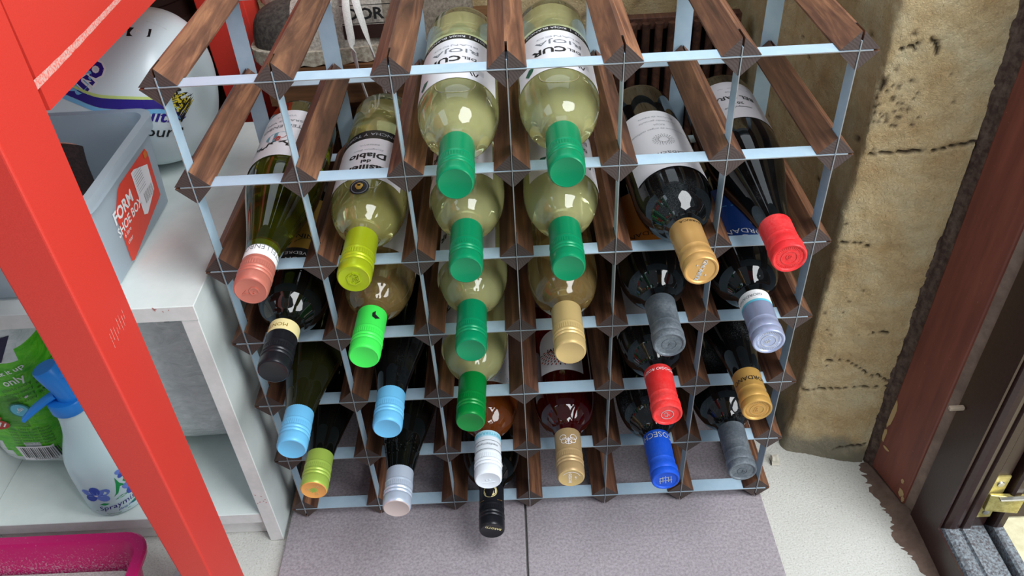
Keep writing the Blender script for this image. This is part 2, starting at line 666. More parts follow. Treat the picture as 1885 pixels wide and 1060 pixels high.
zz = t.n('ShaderNodeMath', operation='ADD')
zn = t.n('ShaderNodeMath', operation='MULTIPLY')
zn.inputs[1].default_value = 0.07
t.l(t.noise(t.coords(), 30, 4), zn.inputs[0])
t.l(sx.outputs['Z'], zz.inputs[0])
t.l(zn.outputs[0], zz.inputs[1])
c = t.mix(t.ramp(zz.outputs[0], [(0.045, (255, 255, 255)), (0.075, (0, 0, 0))]), c, (140, 132, 112))   # bare cement foot of the wall
at = t.n('ShaderNodeAttribute', attribute_name='dark')
c = t.mix(at.outputs['Fac'], c, (60, 46, 32))
t.color(c)
t.bump(b, 0.75, 0.005)


def with_dark(o, vals):
    at_ = o.data.attributes.new('dark', 'FLOAT', 'POINT')
    at_.data.foreach_set('value', vals)
    return o


o = with_dark(mesh_obj('wall_right', vv, ff, pl, smooth=True), dark)
tag(fix_normals(o), kind='structure')

# back wall behind the rack
vv, ff, dark = [], [], []
nx, nz = 150, 100
for j in range(nz + 1):
    for i in range(nx + 1):
        x, z = -1.2 + 1.57 * i / nx, -0.012 + 0.90 * j / nz
        n1 = noise.noise(Vector((x * 9, z * 9, 4)))
        n2 = noise.noise(Vector((x * 45, z * 45, 8)))
        n3 = noise.noise(Vector((x * 70, z * 90, 12)))
        dk = max(0, min(1, (n3 - 0.32) * 5)) if n1 > -0.1 else 0
        vv.append((x, 0.60 - 0.006 * n1 - 0.003 * n2 + 0.003 * dk, z))
        dark.append(dk * 0.8)
for j in range(nz):
    for i in range(nx):
        q = j * (nx + 1) + i
        ff.append((q, q + 1, q + nx + 2, q + nx + 1))
tag(with_dark(mesh_obj('wall_back', vv, ff, pl, smooth=True), dark), kind='structure')

# ------------------------------------------------------------------ door frame on the right
brown = speckle_mat('brown_frame', (48, 30, 28), (56, 37, 34), 300, 0.30, bump=0.12, dist=0.0005)
redbrown = base_mat('red_brown_board', (116, 54, 42), 0.55)
t = NT(redbrown)
a = t.noise(t.coords((20, 20, 2)), 4, 6)
b = t.noise(t.coords(), 170, 4, 0.7)
c = t.ramp(a, [(0.3, (104, 54, 43)), (0.7, (134, 74, 58))])
t.color(t.mix(t.ramp(b, [(0.66, (0, 0, 0)), (0.74, (200, 200, 200))]), c, (168, 120, 100)))
t.bump(a, 0.15, 0.001)
worn = speckle_mat('worn_sill_metal', (84, 76, 78), (156, 168, 176), 330, 0.5, 0.36, 0.66, bump=0.3, metal=0.2)
caulk = speckle_mat('dirty_brown_caulk', (62, 44, 36), (104, 86, 74), 130, 0.8, 0.4, 0.7, bump=0.5, dist=0.003)
greybrown = speckle_mat('grey_brown_filler', (92, 72, 62), (112, 92, 80), 40, 0.75, bump=0.15)
chan = speckle_mat('pale_grey_brown_filler', (116, 96, 84), (136, 116, 102), 40, 0.7, bump=0.15)


def ribbon(name, pts, z0, z1, mat, rough=0.0, n=140, kind='structure', sub=3):
    # vertical sheet following plan points, with ragged relief
    pp = []
    for a, b in zip(pts, pts[1:]):
        for k in range(sub):
            pp.append((a[0] + (b[0] - a[0]) * k / sub, a[1] + (b[1] - a[1]) * k / sub))
    pp.append(pts[-1])
    v, f = [], []
    for i, (x, y) in enumerate(pp):
        for j in range(n + 1):
            z = z0 + (z1 - z0) * j / n
            d1 = rough * (noise.noise(Vector((x * 160, z * 70, i))) + 0.8 * noise.noise(Vector((x * 90, z * 24, 3))))
            d2 = rough * noise.noise(Vector((i * 3.1, z * 50, 7)))
            v.append((x + d2, y + d1, z))
    for i in range(len(pp) - 1):
        for j in range(n):
            q = i * (n + 1) + j
            f.append((q, q + n + 1, q + n + 2, q + 1))
    return tag(fix_normals(mesh_obj(name, v, f, mat, smooth=rough > 0)), kind=kind)


ribbon('trim_1', [(0.4425, 0.066), (0.4470, 0.0585), (0.4492, 0.0570), (0.4512, 0.0525), (0.4535, 0.0500), (0.4560, 0.0420)], -0.012, 0.9, caulk, 0.0013, 180)
o = hexa('trim_2', [(0.4545, 0.0445, -0.004), (0.4705, -0.0195, -0.004), (0.500, -0.012, -0.004), (0.485, 0.05, -0.004)],
         [(0.4545, 0.0445, 0.9), (0.4705, -0.0195, 0.9), (0.500, -0.012, 0.9), (0.485, 0.05, 0.9)], redbrown, bev=0.0025)
tag(o, kind='structure')
smear = base_mat('plaster_smear', (186, 158, 112), 0.9)
q = Print()
rs = random.Random(11)


def blob(u, v, a, b, n=13):
    return [(u + a * (0.7 + 0.5 * rs.random()) * math.cos(2 * PI * k / n), v + b * (0.7 + 0.5 * rs.random()) * math.sin(2 * PI * k / n)) for k in range(n)]


for u, v, a, b in ((0.06, 0.098, 0.06, 0.026), (0.05, 0.060, 0.05, 0.012), (0.86, 0.010, 0.07, 0.007), (0.80, 0.028, 0.04, 0.004), (0.95, 0.004, 0.04, 0.005), (0.20, 0.045, 0.10, 0.0025)):
    q.poly([(max(0.01, x), max(-0.003, y)) for x, y in blob(u, v, a, b)], smear)
q.build('plaster_smear', lambda u, v: (0.4545 + 0.016 * u - 0.0004, 0.0445 - 0.064 * u - 0.0002, v), o)['kind'] = 'stuff'
ribbon('trim_3', [(0.4712, -0.0150), (0.4745, -0.0225), (0.4765, -0.0285), (0.4760, -0.0345), (0.4745, -0.0372)], -0.012, 0.9, chan, 0.0003, 60)
# dirt and filler fillet along the foot of the board and sill
v, f = [], []
fil = [(0.440, 0.052), (0.437, 0.020), (0.440, -0.015), (0.4465, -0.034), (0.4425, -0.056), (0.4475, -0.084), (0.4560, -0.104), (0.459, -0.15), (0.4600, -0.30)]
for i, (x, y) in enumerate(catmull(fil, 8)):
    for j in range(6):
        q = j / 5
        w = 0.0006 * noise.noise(Vector((i, j, 0.5))) + 0.0013 * noise.noise(Vector((i * 0.35, 0.2, 5))) * (1 - q)
        v.append((x + q * (0.477 - x) + w, y + q * 0.004, -0.0098 + 0.008 * q ** 1.5 + 0.001 * noise.noise(Vector((i * 0.7, j * 0.9, 3)))))
for i in range(len(v) // 6 - 1):
    for j in range(5):
        q = i * 6 + j
        f.append((q, q + 6, q + 7, q + 1))
tag(fix_normals(mesh_obj('trim_4', v, f, greybrown, smooth=True)), kind='structure')

door = thing('door_1', 'dark brown door frame with stepped jamb and worn metal sill right of the plaster wall', 'door frame', kind='structure')
DP = [(0.474, -0.034), (0.474, -0.0845), (0.4765, -0.0845), (0.4765, -0.0800), (0.4780, -0.0800), (0.4800, -0.0855), (0.4840, -0.0885), (0.4895, -0.0900),
      (0.4940, -0.0890), (0.4960, -0.0865), (0.4970, -0.0865), (0.4985, -0.0900), (0.5060, -0.0905), (0.5080, -0.0890), (0.5080, -0.0800), (0.5300, -0.0800),
      (0.5300, -0.0660), (0.5345, -0.0660), (0.5345, -0.0880), (0.5370, -0.0905), (0.5440, -0.0905), (0.5465, -0.0880), (0.5465, -0.0500), (0.61, -0.0500)]
v, f, fm = [], [], []
for x, y in DP:
    h = -0.01 + (-0.034 - y)
    v += [(x, y, 0.9), (x, y, h), (x, -0.55, h)]
for i in range(len(DP) - 1):
    a, b = 3 * i, 3 * i + 3
    f += [(a, a + 1, b + 1, b), (a + 1, a + 2, b + 2, b + 1)]
mesh_obj('jamb', v, [q for k, q in enumerate(f) if k % 2 == 0], brown, door)
sv = [q for k, q in enumerate(f) if k % 2 == 1][:-1]
mesh_obj('sill', v, sv, [brown, worn], door, fm=[0 if i < 2 else 1 for i in range(len(sv))])
brass = speckle_mat('brass', (208, 196, 128), (182, 166, 100), 200, 0.32, bump=0.1, metal=0.5)
pale_steel = base_mat('plated_steel', (196, 194, 186), 0.3, 0.8)
sp = thing('strike_plate', None, None)
sp.parent = door
mesh_obj('plate', *box_vf(0.5125, 0.5300, -0.0820, -0.0802, 0.056, 0.130), brass, sp)
for zz_ in (0.066, 0.117):
    v, f = lathe_vf([(0, 0.0), (0.0042, 0.0), (0.0036, 0.0014), (0, 0.0014)], 16)
    q = mesh_obj('screw', v, f, pale_steel, sp)
    q.matrix_local = Matrix.Translation((0.5222, -0.0820, zz_)) @ Matrix.Rotation(PI / 2, 4, 'X')
v, f = [], []
o = hexa('keeper', [(0.5140, -0.0821, 0.076), (0.5140, -0.0880, 0.076), (0.546, -0.0960, 0.080), (0.550, -0.0880, 0.080)],
         [(0.5140, -0.0821, 0.102), (0.5140, -0.0860, 0.102), (0.546, -0.0960, 0.106), (0.550, -0.0880, 0.106)], brass, sp, bev=0.0012)
box('keeper_lip', 0.5180, 0.552, -0.0978, -0.0925, 0.1060, 0.1082, pale_steel, sp, 0.0006)

tag(box('wooden_peg', 0.4575, 0.4735, -0.0455, -0.0405, 0.1995, 0.2040, base_mat('pale_wood_peg', (188, 168, 148), 0.7), bev=0.001),
    'short pale wooden peg stuck in the gap beside the red-brown board', 'peg')
cr_ = mesh_obj('plaster_crumb', *box_vf(0.3270, 0.3360, 0.055, 0.066, -0.0085, 0.0015), base_mat('chalky_crumb', (206, 200, 186), 0.9))
bm = bmesh.new()
bm.from_mesh(cr_.data)
bmesh.ops.subdivide_edges(bm, edges=bm.edges[:], cuts=2, use_grid_fill=True)
for w_ in bm.verts:
    w_.co += noise.noise_vector(w_.co * 160) * 0.0016
bm.to_mesh(cr_.data)
bm.free()
tag(cr_, 'small chalky white plaster crumb at the foot of the plaster wall', 'crumb')
o = box('door_leaf', 0.612, 1.15, -0.040, 0.005, 0.006, 0.9, brown, bev=0.003)
tag(o, 'dark brown door leaf standing open outside the frame', 'door')
tag(box('wooden_stick', 0.616, 0.68, -0.060, -0.042, 0.010, 0.022, base_mat('pink_wood', (196, 150, 124), 0.6), bev=0.004),
    'pinkish wooden stick against the dark door outside', 'stick')
tag(box('trim_5', 0.5475, 1.6, -1.2, 0.2, -0.03, 0.002, speckle_mat('yellow_paving', (206, 198, 160), (222, 216, 182), 60, 0.85, bump=0.3)), kind='structure')

# ------------------------------------------------------------------ wine rack
P = 0.096
D = 0.2226


def nodex(c):
    return (c - 3) * P


def nodez(r):
    return (7 - r) * P + 0.018


rack = thing('wine_rack', 'dark wood and galvanised metal wine rack, six bottles wide, standing on the grey tiles', 'wine rack')
# one bar: diamond section, slotted both ways at each end
HALF, SL = 0.0175, 0.0010
v, f, fm = [], [], []


def prism(poly, y0, y1, caps=(True, True)):
    n = len(poly)
    o = len(v)
    for y in (y0, y1):
        for x, z in poly:
            v.append((x, y, z))
    for k in range(n):
        f.append((o + k, o + (k + 1) % n, o + n + (k + 1) % n, o + n + k))
        fm.append(0)
    if caps[0]:
        f.append(tuple(o + k for k in range(n)))
        fm.append(1)
    if caps[1]:
        f.append(tuple(o + n + n - 1 - k for k in range(n)))
        fm.append(1)


SD = 0.0185
ch = 0.0010
full = []
for sx_, sz_ in ((1, 0), (0, 1), (-1, 0), (0, -1)):
    a = math.atan2(sz_, sx_)
    for da in (-1, 1):
        px, pz = HALF - ch, da * ch
        full.append((px * math.cos(a) - pz * math.sin(a), px * math.sin(a) + pz * math.cos(a)))
prism(full, SD, D - SD)
for sx_ in (1, -1):
    for sz_ in (1, -1):
        tri = [(sx_ * SL, sz_ * SL), (sx_ * (HALF - ch), sz_ * SL), (sx_ * SL, sz_ * (HALF - ch))]
        if sx_ * sz_ < 0:
            tri.reverse()
        prism(tri, 0.0, SD)
        prism(tri, D - SD, D)
bar0 = fix_normals(mesh_obj('wooden_bar', v, f, [M['wood'], M['end']], rack, fm=fm, loc=(nodex(0), 0, nodez(1))))
for r in range(1, 8):
    for c in range(7):
        if (r, c) != (1, 0):
            share('wooden_bar', bar0.data, rack, (nodex(c), random.uniform(-0.0004, 0.0004), nodez(r)))
hv, hf = box_vf(-3 * P - 0.0112, 3 * P + 0.0112, 0, 0.0175, -0.00045, 0.00045)
M['cut'] = base_mat('dull_cut_edge', (132, 134, 134), 0.6)
hs0 = mesh_obj('metal_strip', hv, hf, [M['strip'], M['cut']], rack, fm=[0, 0, 1, 0, 0, 0], loc=(0, -0.0006, nodez(1)))
vv_, vf_ = box_vf(-0.00045, 0.00045, 0, 0.0175, -3 * P - 0.0085, 3 * P + 0.0085)
vs0 = mesh_obj('metal_strip', vv_, vf_, [M['strip'], M['cut']], rack, fm=[0, 0, 1, 0, 0, 0], loc=(nodex(0), -0.0008, nodez(4)))
bv, bf = box_vf(-0.0092, 0.0092, 0, 0.0011, -3 * P - 0.0100, 3 * P + 0.0150)
bs0 = bpy.data.meshes.new('metal_strip')
bs0.from_pydata(bv, [], bf)
bs0.materials.append(M['strip'])
for k in range(7):
    if k:
        share('metal_strip', hs0.data, rack, (0, -0.0006, nodez(1 + k)))
        share('metal_strip', vs0.data, rack, (nodex(k), -0.0008, nodez(4)))
    share('metal_strip', hs0.data, rack, (0, D - 0.017, nodez(1 + k)))
    share('metal_strip', bs0, rack, (nodex(k), D + 0.0006, nodez(4)))

# ------------------------------------------------------------------ bottles
L = 0.298
PROF = {
    'bordeaux': [(0.0, 0.016), (0.012, 0.013), (0.022, 0.005), (0.029, 0.0004), (0.0335, 0.0008), (0.0362, 0.004), (0.037, 0.010), (0.037, 0.05), (0.037, 0.11),
                 (0.037, 0.165), (0.0369, 0.178), (0.0360, 0.190), (0.0335, 0.202), (0.0290, 0.2135), (0.0232, 0.2215), (0.0182, 0.2275), (0.0157, 0.2335),
                 (0.0146, 0.2410), (0.0140, 0.255), (0.0138, 0.275), (0.0136, 0.292), (0.0, 0.292)],
    'burgundy': [(0.0, 0.016), (0.012, 0.013), (0.022, 0.005), (0.030, 0.0004), (0.0345, 0.0008), (0.0372, 0.004), (0.038, 0.010), (0.038, 0.05), (0.038, 0.09),
                 (0.038, 0.115), (0.0374, 0.130), (0.0355, 0.147), (0.0318, 0.166), (0.0270, 0.187), (0.0224, 0.207), (0.0188, 0.225), (0.0160, 0.242),
                 (0.0146, 0.256), (0.0138, 0.272), (0.0136, 0.292), (0.0, 0.292)],
}


def clean(prof):
    return [(max(0.0, r), z) for r, z in prof]


BODY = {}
for k, pr in PROF.items():
    q = clean(catmull(pr[1:-1], 3))
    BODY[k] = lathe_vf([pr[0]] + q + [pr[-1]], 44)
body_cache, cap_cache = {}, {}
T0 = L - 0.060
SCREW = [(0.0147, T0), (0.0150, T0 + 0.0004), (0.0150, T0 + 0.028), (0.0153, T0 + 0.0285), (0.0154, T0 + 0.0298), (0.0150, T0 + 0.0310), (0.0149, T0 + 0.0318), (0.0152, T0 + 0.0324), (0.0152, T0 + 0.0366),
         (0.0148, T0 + 0.0376), (0.0154, T0 + 0.0386), (0.0156, T0 + 0.0396), (0.0154, T0 + 0.0406), (0.0146, T0 + 0.0418), (0.0154, T0 + 0.0430), (0.0156, T0 + 0.0440), (0.0154, T0 + 0.0450),
         (0.0146, T0 + 0.0462), (0.0153, T0 + 0.0474), (0.0154, T0 + 0.0500), (0.0153, T0 + 0.0560), (0.0150, T0 + 0.0580), (0.0143, T0 + 0.0595), (0.0134, T0 + 0.0600), (0.0126, T0 + 0.0596), (0.0, T0 + 0.0596)]
CAPS = [(0.0151, T0), (0.0153, T0 + 0.0004), (0.0149, T0 + 0.020), (0.0146, T0 + 0.0355), (0.01485, T0 + 0.0366), (0.0144, T0 + 0.0380), (0.0147, T0 + 0.0420), (0.0155, T0 + 0.0445),
        (0.0157, T0 + 0.0470), (0.0157, T0 + 0.0498), (0.0150, T0 + 0.0514), (0.0156, T0 + 0.0532), (0.0156, T0 + 0.0575), (0.0150, T0 + 0.0594), (0.0140, T0 + 0.0600),
        (0.0128, T0 + 0.0596), (0.0119, T0 + 0.0586), (0.0, T0 + 0.0584)]


def cap_r(kind, z):
    pr = SCREW if kind == 'screw' else CAPS
    for (r0, z0), (r1, z1) in zip(pr, pr[1:]):
        if z0 <= z <= z1 and z1 > z0:
            return r0 + (r1 - r0) * (z - z0) / (z1 - z0)
    return pr[-1][0]


def cap_mesh(kind, mat, endmat=None):
    key = (kind, mat.name, endmat.name if endmat else '')
    if key not in cap_cache:
        pr = SCREW if kind == 'screw' else CAPS
        ribs = {7: 0.0006, 8: 0.0006} if kind == 'screw' else None
        seg = 88 if kind == 'screw' else 44
        v, f = lathe_vf(pr + ([] if pr[-1][0] == 0 else [(0, pr[-1][1])]), seg, ribs)
        me = bpy.data.meshes.new('cap')
        me.from_pydata(v, [], f)
        me.materials.append(mat)
        if endmat:
            me.materials.append(endmat)
            for p in me.polygons:
                if p.center.z > T0 + 0.0590:
                    p.material_index = 1
        me.polygons.foreach_set('use_smooth', [True] * len(me.polygons))
        bmc = bmesh.new()
        bmc.from_mesh(me)
        for e in bmc.edges:
            e.smooth = not (len(e.link_faces) == 2 and e.calc_face_angle(0) > 0.5)
        bmc.to_mesh(me)
        bmc.free()
        cap_cache[key] = me
    return cap_cache[key]


def on_cyl(R, ang=0.0, off=0.0, zs=None):
    def fn(u, v):
        a = PI / 2 + u / (R if not callable(R) else R(v)) + ang
        rr = (R(v) if callable(R) else R) + off
        return (rr * math.cos(a), rr * math.sin(a), v)
    return fn


def on_end(z, roll=0.0):
    c, s = math.cos(roll), math.sin(roll)
    return lambda u, v: (u * c - v * s, u * s + v * c, z)


def patch(name, R, t0, t1, half, mat, parent, ang=0.0, off=0.00035, cut=0.0, nu=26, arch=0.0):
    # paper wrapped round the bottle: u range +-half*R; arch raises a rounded top
    v, f = [], []
    nv = 6
    for j in range(nv + 1):
        for i in range(nu + 1):
            q = i / nu * 2 - 1
            top = t1 - arch * (1 - math.sqrt(max(0, 1 - q * q)))
            t = t0 + (top - t0) * j / nv
            a = PI / 2 + q * half + ang
            v.append(((R + off) * math.cos(a), (R + off) * math.sin(a), t))
    for j in range(nv):
        for i in range(nu):
            q = j * (nu + 1) + i
            f.append((q, q + 1, q + nu + 2, q + nu + 1))
    return mesh_obj(name, v, f, mat, parent, smooth=True)


def relief(pr_, name, parent, zend, roll=0.0, h=0.0005):
    # raised embossing on a cap end
    fn = on_end(zend, roll)
    n = len(pr_.v)
    base = [fn(u, v) for u, v in pr_.v]
    o = mesh_obj(name, [(x, y, z + h) for x, y, z in base], pr_.f, pr_.mats, parent, fm=pr_.m)
    bm = bmesh.new()
    bm.from_mesh(o.data)
    r = bmesh.ops.extrude_face_region(bm, geom=bm.faces[:])
    bmesh.ops.translate(bm, verts=[g for g in r['geom'] if isinstance(g, bmesh.types.BMVert)], vec=(0, 0, -h))
    bmesh.ops.recalc_face_normals(bm, faces=bm.faces)
    bm.to_mesh(o.data)
    bm.free()
    return o


CALIB = {(1, 2): (0.003, -0.079, 0.001), (1, 3): (-0.004, -0.070, -0.002), (2, 0): (0.009, -0.082, 0.006), (2, 1): (0.001, -0.071, 0.000), (2, 2): (0.003, -0.066, 0.003),
         (2, 3): (-0.003, -0.071, -0.002), (2, 4): (0.014, -0.084, 0.011), (2, 5): (-0.004, -0.074, -0.003), (3, 0): (0.006, -0.083, 0.006), (3, 1): (-0.006, -0.069, -0.006),
         (3, 2): (0.0, -0.067, 0.0), (3, 3): (-0.002, -0.077, -0.001), (3, 4): (-0.004, -0.073, -0.003), (3, 5): (-0.007, -0.075, -0.007), (4, 0): (0.005, -0.097, 0.004),
         (4, 1): (0.003, -0.076, 0.003), (4, 2): (-0.008, -0.072, -0.006), (4, 4): (0.001, -0.075, 0.0), (4, 5): (-0.004, -0.075, -0.004), (5, 0): (0.004, -0.075, 0.003),
         (5, 1): (0.002, -0.104, 0.002), (5, 2): (0.004, -0.072, 0.003), (5, 3): (-0.001, -0.074, 0.0), (5, 4): (0.005, -0.083, 0.002), (5, 5): (-0.006, -0.076, -0.005), (6, 2): (0.002, -0.071, 0.002)}


def tube(path, radii, seg=20, squash=1.0):
    v, f = [], []
    P_ = [Vector(p) for p in path]
    up = Vector((0, 0, 1))
    for i, p in enumerate(P_):
        tdir = (P_[min(i + 1, len(P_) - 1)] - P_[max(i - 1, 0)]).normalized()
        a = tdir.cross(up)
        a = a.normalized() if a.length > 1e-3 else Vector((1, 0, 0))
        b = a.cross(tdir).normalized()
        for k in range(seg):
            an = 2 * PI * k / seg
            v.append(p + a * (radii[i] * math.cos(an)) + b * (radii[i] * squash * math.sin(an)))
    for i in range(len(P_) - 1):
        for k in range(seg):
            q_, w = i * seg + k, i * seg + (k + 1) % seg
            f.append((q_, w, w + seg, q_ + seg))
    f.append(tuple(reversed(range(seg))))
    f.append(tuple((len(P_) - 1) * seg + k for k in range(seg)))
    return v, f


def on_shoulder(prof, ang=0.0, off=0.0004):
    pr = catmull(PROF[prof][1:-1], 3)

    def rad(z):
        for (r0, z0), (r1, z1) in zip(pr, pr[1:]):
            if z0 <= z <= z1 and z1 > z0:
                return r0 + (r1 - r0) * (z - z0) / (z1 - z0)
        return pr[-1][0]

    def fn(u, v):
        a = PI / 2 + u / rad(v) + ang
        rr = rad(v) + off
        return (rr * math.cos(a), rr * math.sin(a), v)
    return fn


def bottle(cell, kind, glass, captype, cap, label, endmat=None, bubble=False):
    r, c = cell
    dx, yend, ds = CALIB[cell]
    R = 0.037 if kind == 'bordeaux' else 0.038
    zax = nodez(r + 1) + R + 0.0008
    yaw = 0.9 * dx / L
    dirv = Vector((math.sin(yaw), -math.cos(yaw), 0))
    end = Vector(((c - 2.5) * P + dx, yend, zax))
    root = thing('wine_bottle', label, 'wine bottle', group='wine bottles lying in the rack')
    root.matrix_world = Matrix.Translation(end - dirv * L) @ Matrix.Rotation(yaw, 4, 'Z') @ Matrix.Rotation(PI / 2, 4, 'X')
    key = (kind, glass)
    if key not in body_cache:
        o = mesh_obj('glass_body', *BODY[kind], G[glass], root, smooth=True)
        if glass in ('pale', 'straw', 'amber'):
            o.data.materials.append(G['foot'])
            for pp_ in o.data.polygons:
                if pp_.center.z < 0.020:
                    pp_.material_index = 1
        body_cache[key] = o.data
    else:
        o = share('glass_body', body_cache[key], root)
    if bubble:
        fn = on_shoulder(kind, 0.0, 0.0001)
        pth = []
        for k in range(29):
            a = PI * k / 28
            pth.append(fn(0.0185 * math.cos(a), 0.1845 + 0.0185 * math.sin(a) ** 0.8))
        v, f = tube(pth, [0.00055] * len(pth), 8)
        mesh_obj('air_bubble', v, f, G['bubble'], o, smooth=True)
    cp = share('screw_cap' if captype == 'screw' else 'foil_capsule', cap_mesh(captype, CAP[cap], CAP[endmat] if endmat else None), root)
    return root, cp, R


def lab_patch(root, R, t0, t1, half, mat, ang=0.0, arch=0.0, name='label', off=0.00035):
    return patch(name, R, t0, t1, half, M[mat] if isinstance(mat, str) else mat, root, ang, off, arch=arch)


def band(cp, kind, t0, t1, mat, half=PI, ang=0.0, name='cap_band'):
    z0, z1 = T0 + t0, T0 + t1
    v, f = [], []
    n = 40
    for z in (z0, z1):
        for i in range(n + 1):
            a = PI / 2 + (i / n * 2 - 1) * half + ang
            rr = cap_r(kind, z) + 0.0002
            v.append((rr * math.cos(a), rr * math.sin(a), z))
    for i in range(n):
        f.append((i, i + 1, i + n + 2, i + n + 1))
    return mesh_obj(name, v, f, mat, cp, smooth=True)


def cap_text(cp, kind, pr_, ang=0.0, off=0.0004):
    return pr_.build('lettering', on_cyl(lambda v: cap_r(kind, v), ang, off), cp)


def lettering(lb, R, pr_, ang=0.0):
    return pr_.build('lettering', on_cyl(R, ang, 0.0006), lb)


def swirls(pr_, u, v, r, mat, n, seed=1):
    g = random.Random(seed)
    for k in range(n):
        a0 = g.uniform(0, 2 * PI)
        rr = r * g.uniform(0.25, 0.9)
        pr_.ring(u + g.uniform(-r, r) * 0.35, v + g.uniform(-r, r) * 0.35, rr * 0.42, rr * 0.42 + r * 0.09, mat, 10, a0, a0 + g.uniform(1.4, 4.0))
    return pr_


# --- six matching pale bottles with green screw caps
def rioja(cell, label, full, ang=0.0, cap='green'):
    root, cp, R = bottle(cell, 'bordeaux', 'pale', 'screw', cap, label, bubble=full)
    lb = lab_patch(root, R, 0.094, 0.192 - 0.0, 1.25, 'paper', ang) if not full else lab_patch(root, R, 0.094, 0.182, 1.25, 'paper', ang)
    bk = lab_patch(root, R, 0.0825, 0.0935, 1.25, 'black', ang, name='label_band')
    q = Print()
    q.text('RIOJA', -0.002, 0.1215, 0.0120, M['grey_print'], 0.0, sx=1.5)
    q.text('BLANCO', -0.002, 0.1095, 0.0050, M['lt_print'], sx=2.2)
    q.text('DEL', -0.0155, 0.1385, 0.0080, M['black'], 0.01)
    q.text('CUR', 0.0085, 0.1400, 0.0160, M['black'], 0.03)
    q.poly([(0.024, 0.164), (0.030, 0.162), (0.035, 0.170), (0.031, 0.178), (0.026, 0.172)], M['green_print'])
    q.text('/\\\\', -0.020, 0.170, 0.010, M['black'], 0.02)
    for k in range(4):
        q.rect(-0.03, -0.012, 0.158 + k * 0.0025, 0.1586 + k * 0.0025, M['lt_print'], 3)
    lettering(lb, R, q, ang)
    q = Print()
    q.text('2019  |  RIOJA BLANCO', 0, 0.0880, 0.0062, M['white_print'])
    lettering(bk, R, q, ang)
    # printed back label, seen through the glass
    lab_patch(root, R, 0.10, 0.17, 0.9, 'paper', ang + PI, name='back_label')
    return root


rioja((1, 2), 'clear pale wine bottle with green cap, left of the two in the top row', True, 0.08)
rioja((1, 3), 'clear pale wine bottle with green cap, right of the two in the top row', True, -0.05)
rioja((2, 2), 'clear bottle of pale wine, green cap, right of the lime-capped bottle, second row down', False, 0.45)
rioja((2, 3), 'clear bottle of pale wine, green cap, left of the gold-capped bottle, second row down', False, -0.3)
rioja((3, 2), 'clear bottle of pale wine, green cap, between the neon green and beige caps', False, 0.5)
rioja((4, 2), 'clear pale bottle with deep green cap, lowest of the green-capped bottles', False, 0.9, 'green2')

# --- (2,0) pink cap, olive glass
root, cp, R = bottle((2, 0), 'burgundy', 'olive', 'screw', 'pink', 'olive green bottle with pink cap and white crest label, far left of its row')
lb = lab_patch(root, R, 0.030, 0.128, 1.2, 'paper', 0.1)
q = Print()
q.text('STELLENBO', 0, 0.066, 0.0085, M['grey_print'], 0.01, sx=1.1)
q.text('GRAND VIN', 0, 0.054, 0.0060, M['grey_print'], sx=1.3)
q.text('VINEYA', 0, 0.043, 0.0050, M['lt_print'], sx=1.3)
q.ellipse(0, 0.090, 0.0145, 0.0105, M['teal'])
swirls(q, 0, 0.092, 0.010, M['redink'], 9, 2)
for k in range(16):
    s = -1 if k % 2 else 1
    q.ellipse(s * (0.004 + k * 0.0015), 0.108 - abs(k - 7) * 0.0012, 0.0042, 0.0012, M['black'], s * 0.6 + k)
lettering(lb, R, q, 0.1)
bd = band(cp, 'screw', 0.003, 0.0255, M['white_print'])
q = Print()
q.text('STELLENBOSCH', 0, T0 + 0.0138, 0.0105, M['grey_print'], 0.0, sx=0.72)
cap_text(bd, 'screw', q)
relief(Print().text('G', 0.001, 0.002, 0.0125, CAP['pink'], 0.0).text('V', 0.0, -0.0058, 0.0085, CAP['pink']), 'embossed_emblem', cp, L - 0.0003, -1.2)

# --- (2,1) lime cap
root, cp, R = bottle((2, 1), 'bordeaux', 'straw', 'screw', 'lime', 'clear bottle of straw wine with lime cap and round dark seal on its shoulder', bubble=True)
lb = lab_patch(root, R, 0.112, 0.1885, 1.1, 'paper')
bk = lab_patch(root, R, 0.094, 0.1115, 1.1, 'black', name='label_band')
q = Print()
q.text('CONCHA Y TORO', 0, 0.1025, 0.0080, M['lt_print'])
lettering(bk, R, q)
q = Print()
q.text('Casillero', 0, 0.1700, 0.0150, M['black'], 0.03)
q.text('del', 0, 0.1580, 0.0085, M['black'], 0.03)
q.text('Diablo', 0, 0.1465, 0.0145, M['black'], 0.03)
q.text('Sauvignon Blanc', 0, 0.135, 0.0048, M['lt_print'], 0, 0.3)
q.text('RESERVA', 0, 0.125, 0.0035, M['lt_print'], sx=1.5)
lettering(lb, R, q)


q = Print()
for r0, r1, m in ((0, 0.0072, 'black'), (0.0072, 0.0080, 'grey_print'), (0.0080, 0.0092, 'black')):
    q.ring(0, 0.2005, max(r0, 0.0001), r1, M[m], 28)
sl = q.build('seal', on_shoulder('bordeaux', 0.05, 0.0009), root)
q = Print()
for du, dv, a_, b_ in ((0, 0.002, 0.0026, 0.0022), (-0.0024, -0.0006, 0.0012, 0.0022), (0.0026, -0.0004, 0.0012, 0.0022), (0, -0.003, 0.002, 0.0008)):
    q.ellipse(du, 0.2005 + dv, a_, b_, M['gold_print'])
q.build('emblem', on_shoulder('bordeaux', 0.05, 0.0014), sl)
q = Print()
swirls(q, 0, 0, 0.008, CAP['lime'], 9, 5)
q.line([(-0.004, 0.005), (-0.006, -0.002), (-0.002, -0.006), (0.004, -0.005)], 0.0014, CAP['lime']).line([(0.002, 0.006), (0.006, 0.002), (0.004, -0.004)], 0.0013, CAP['lime'])
relief(q, 'embossed_emblem', cp, L - 0.0003, 0.4, 0.0007)

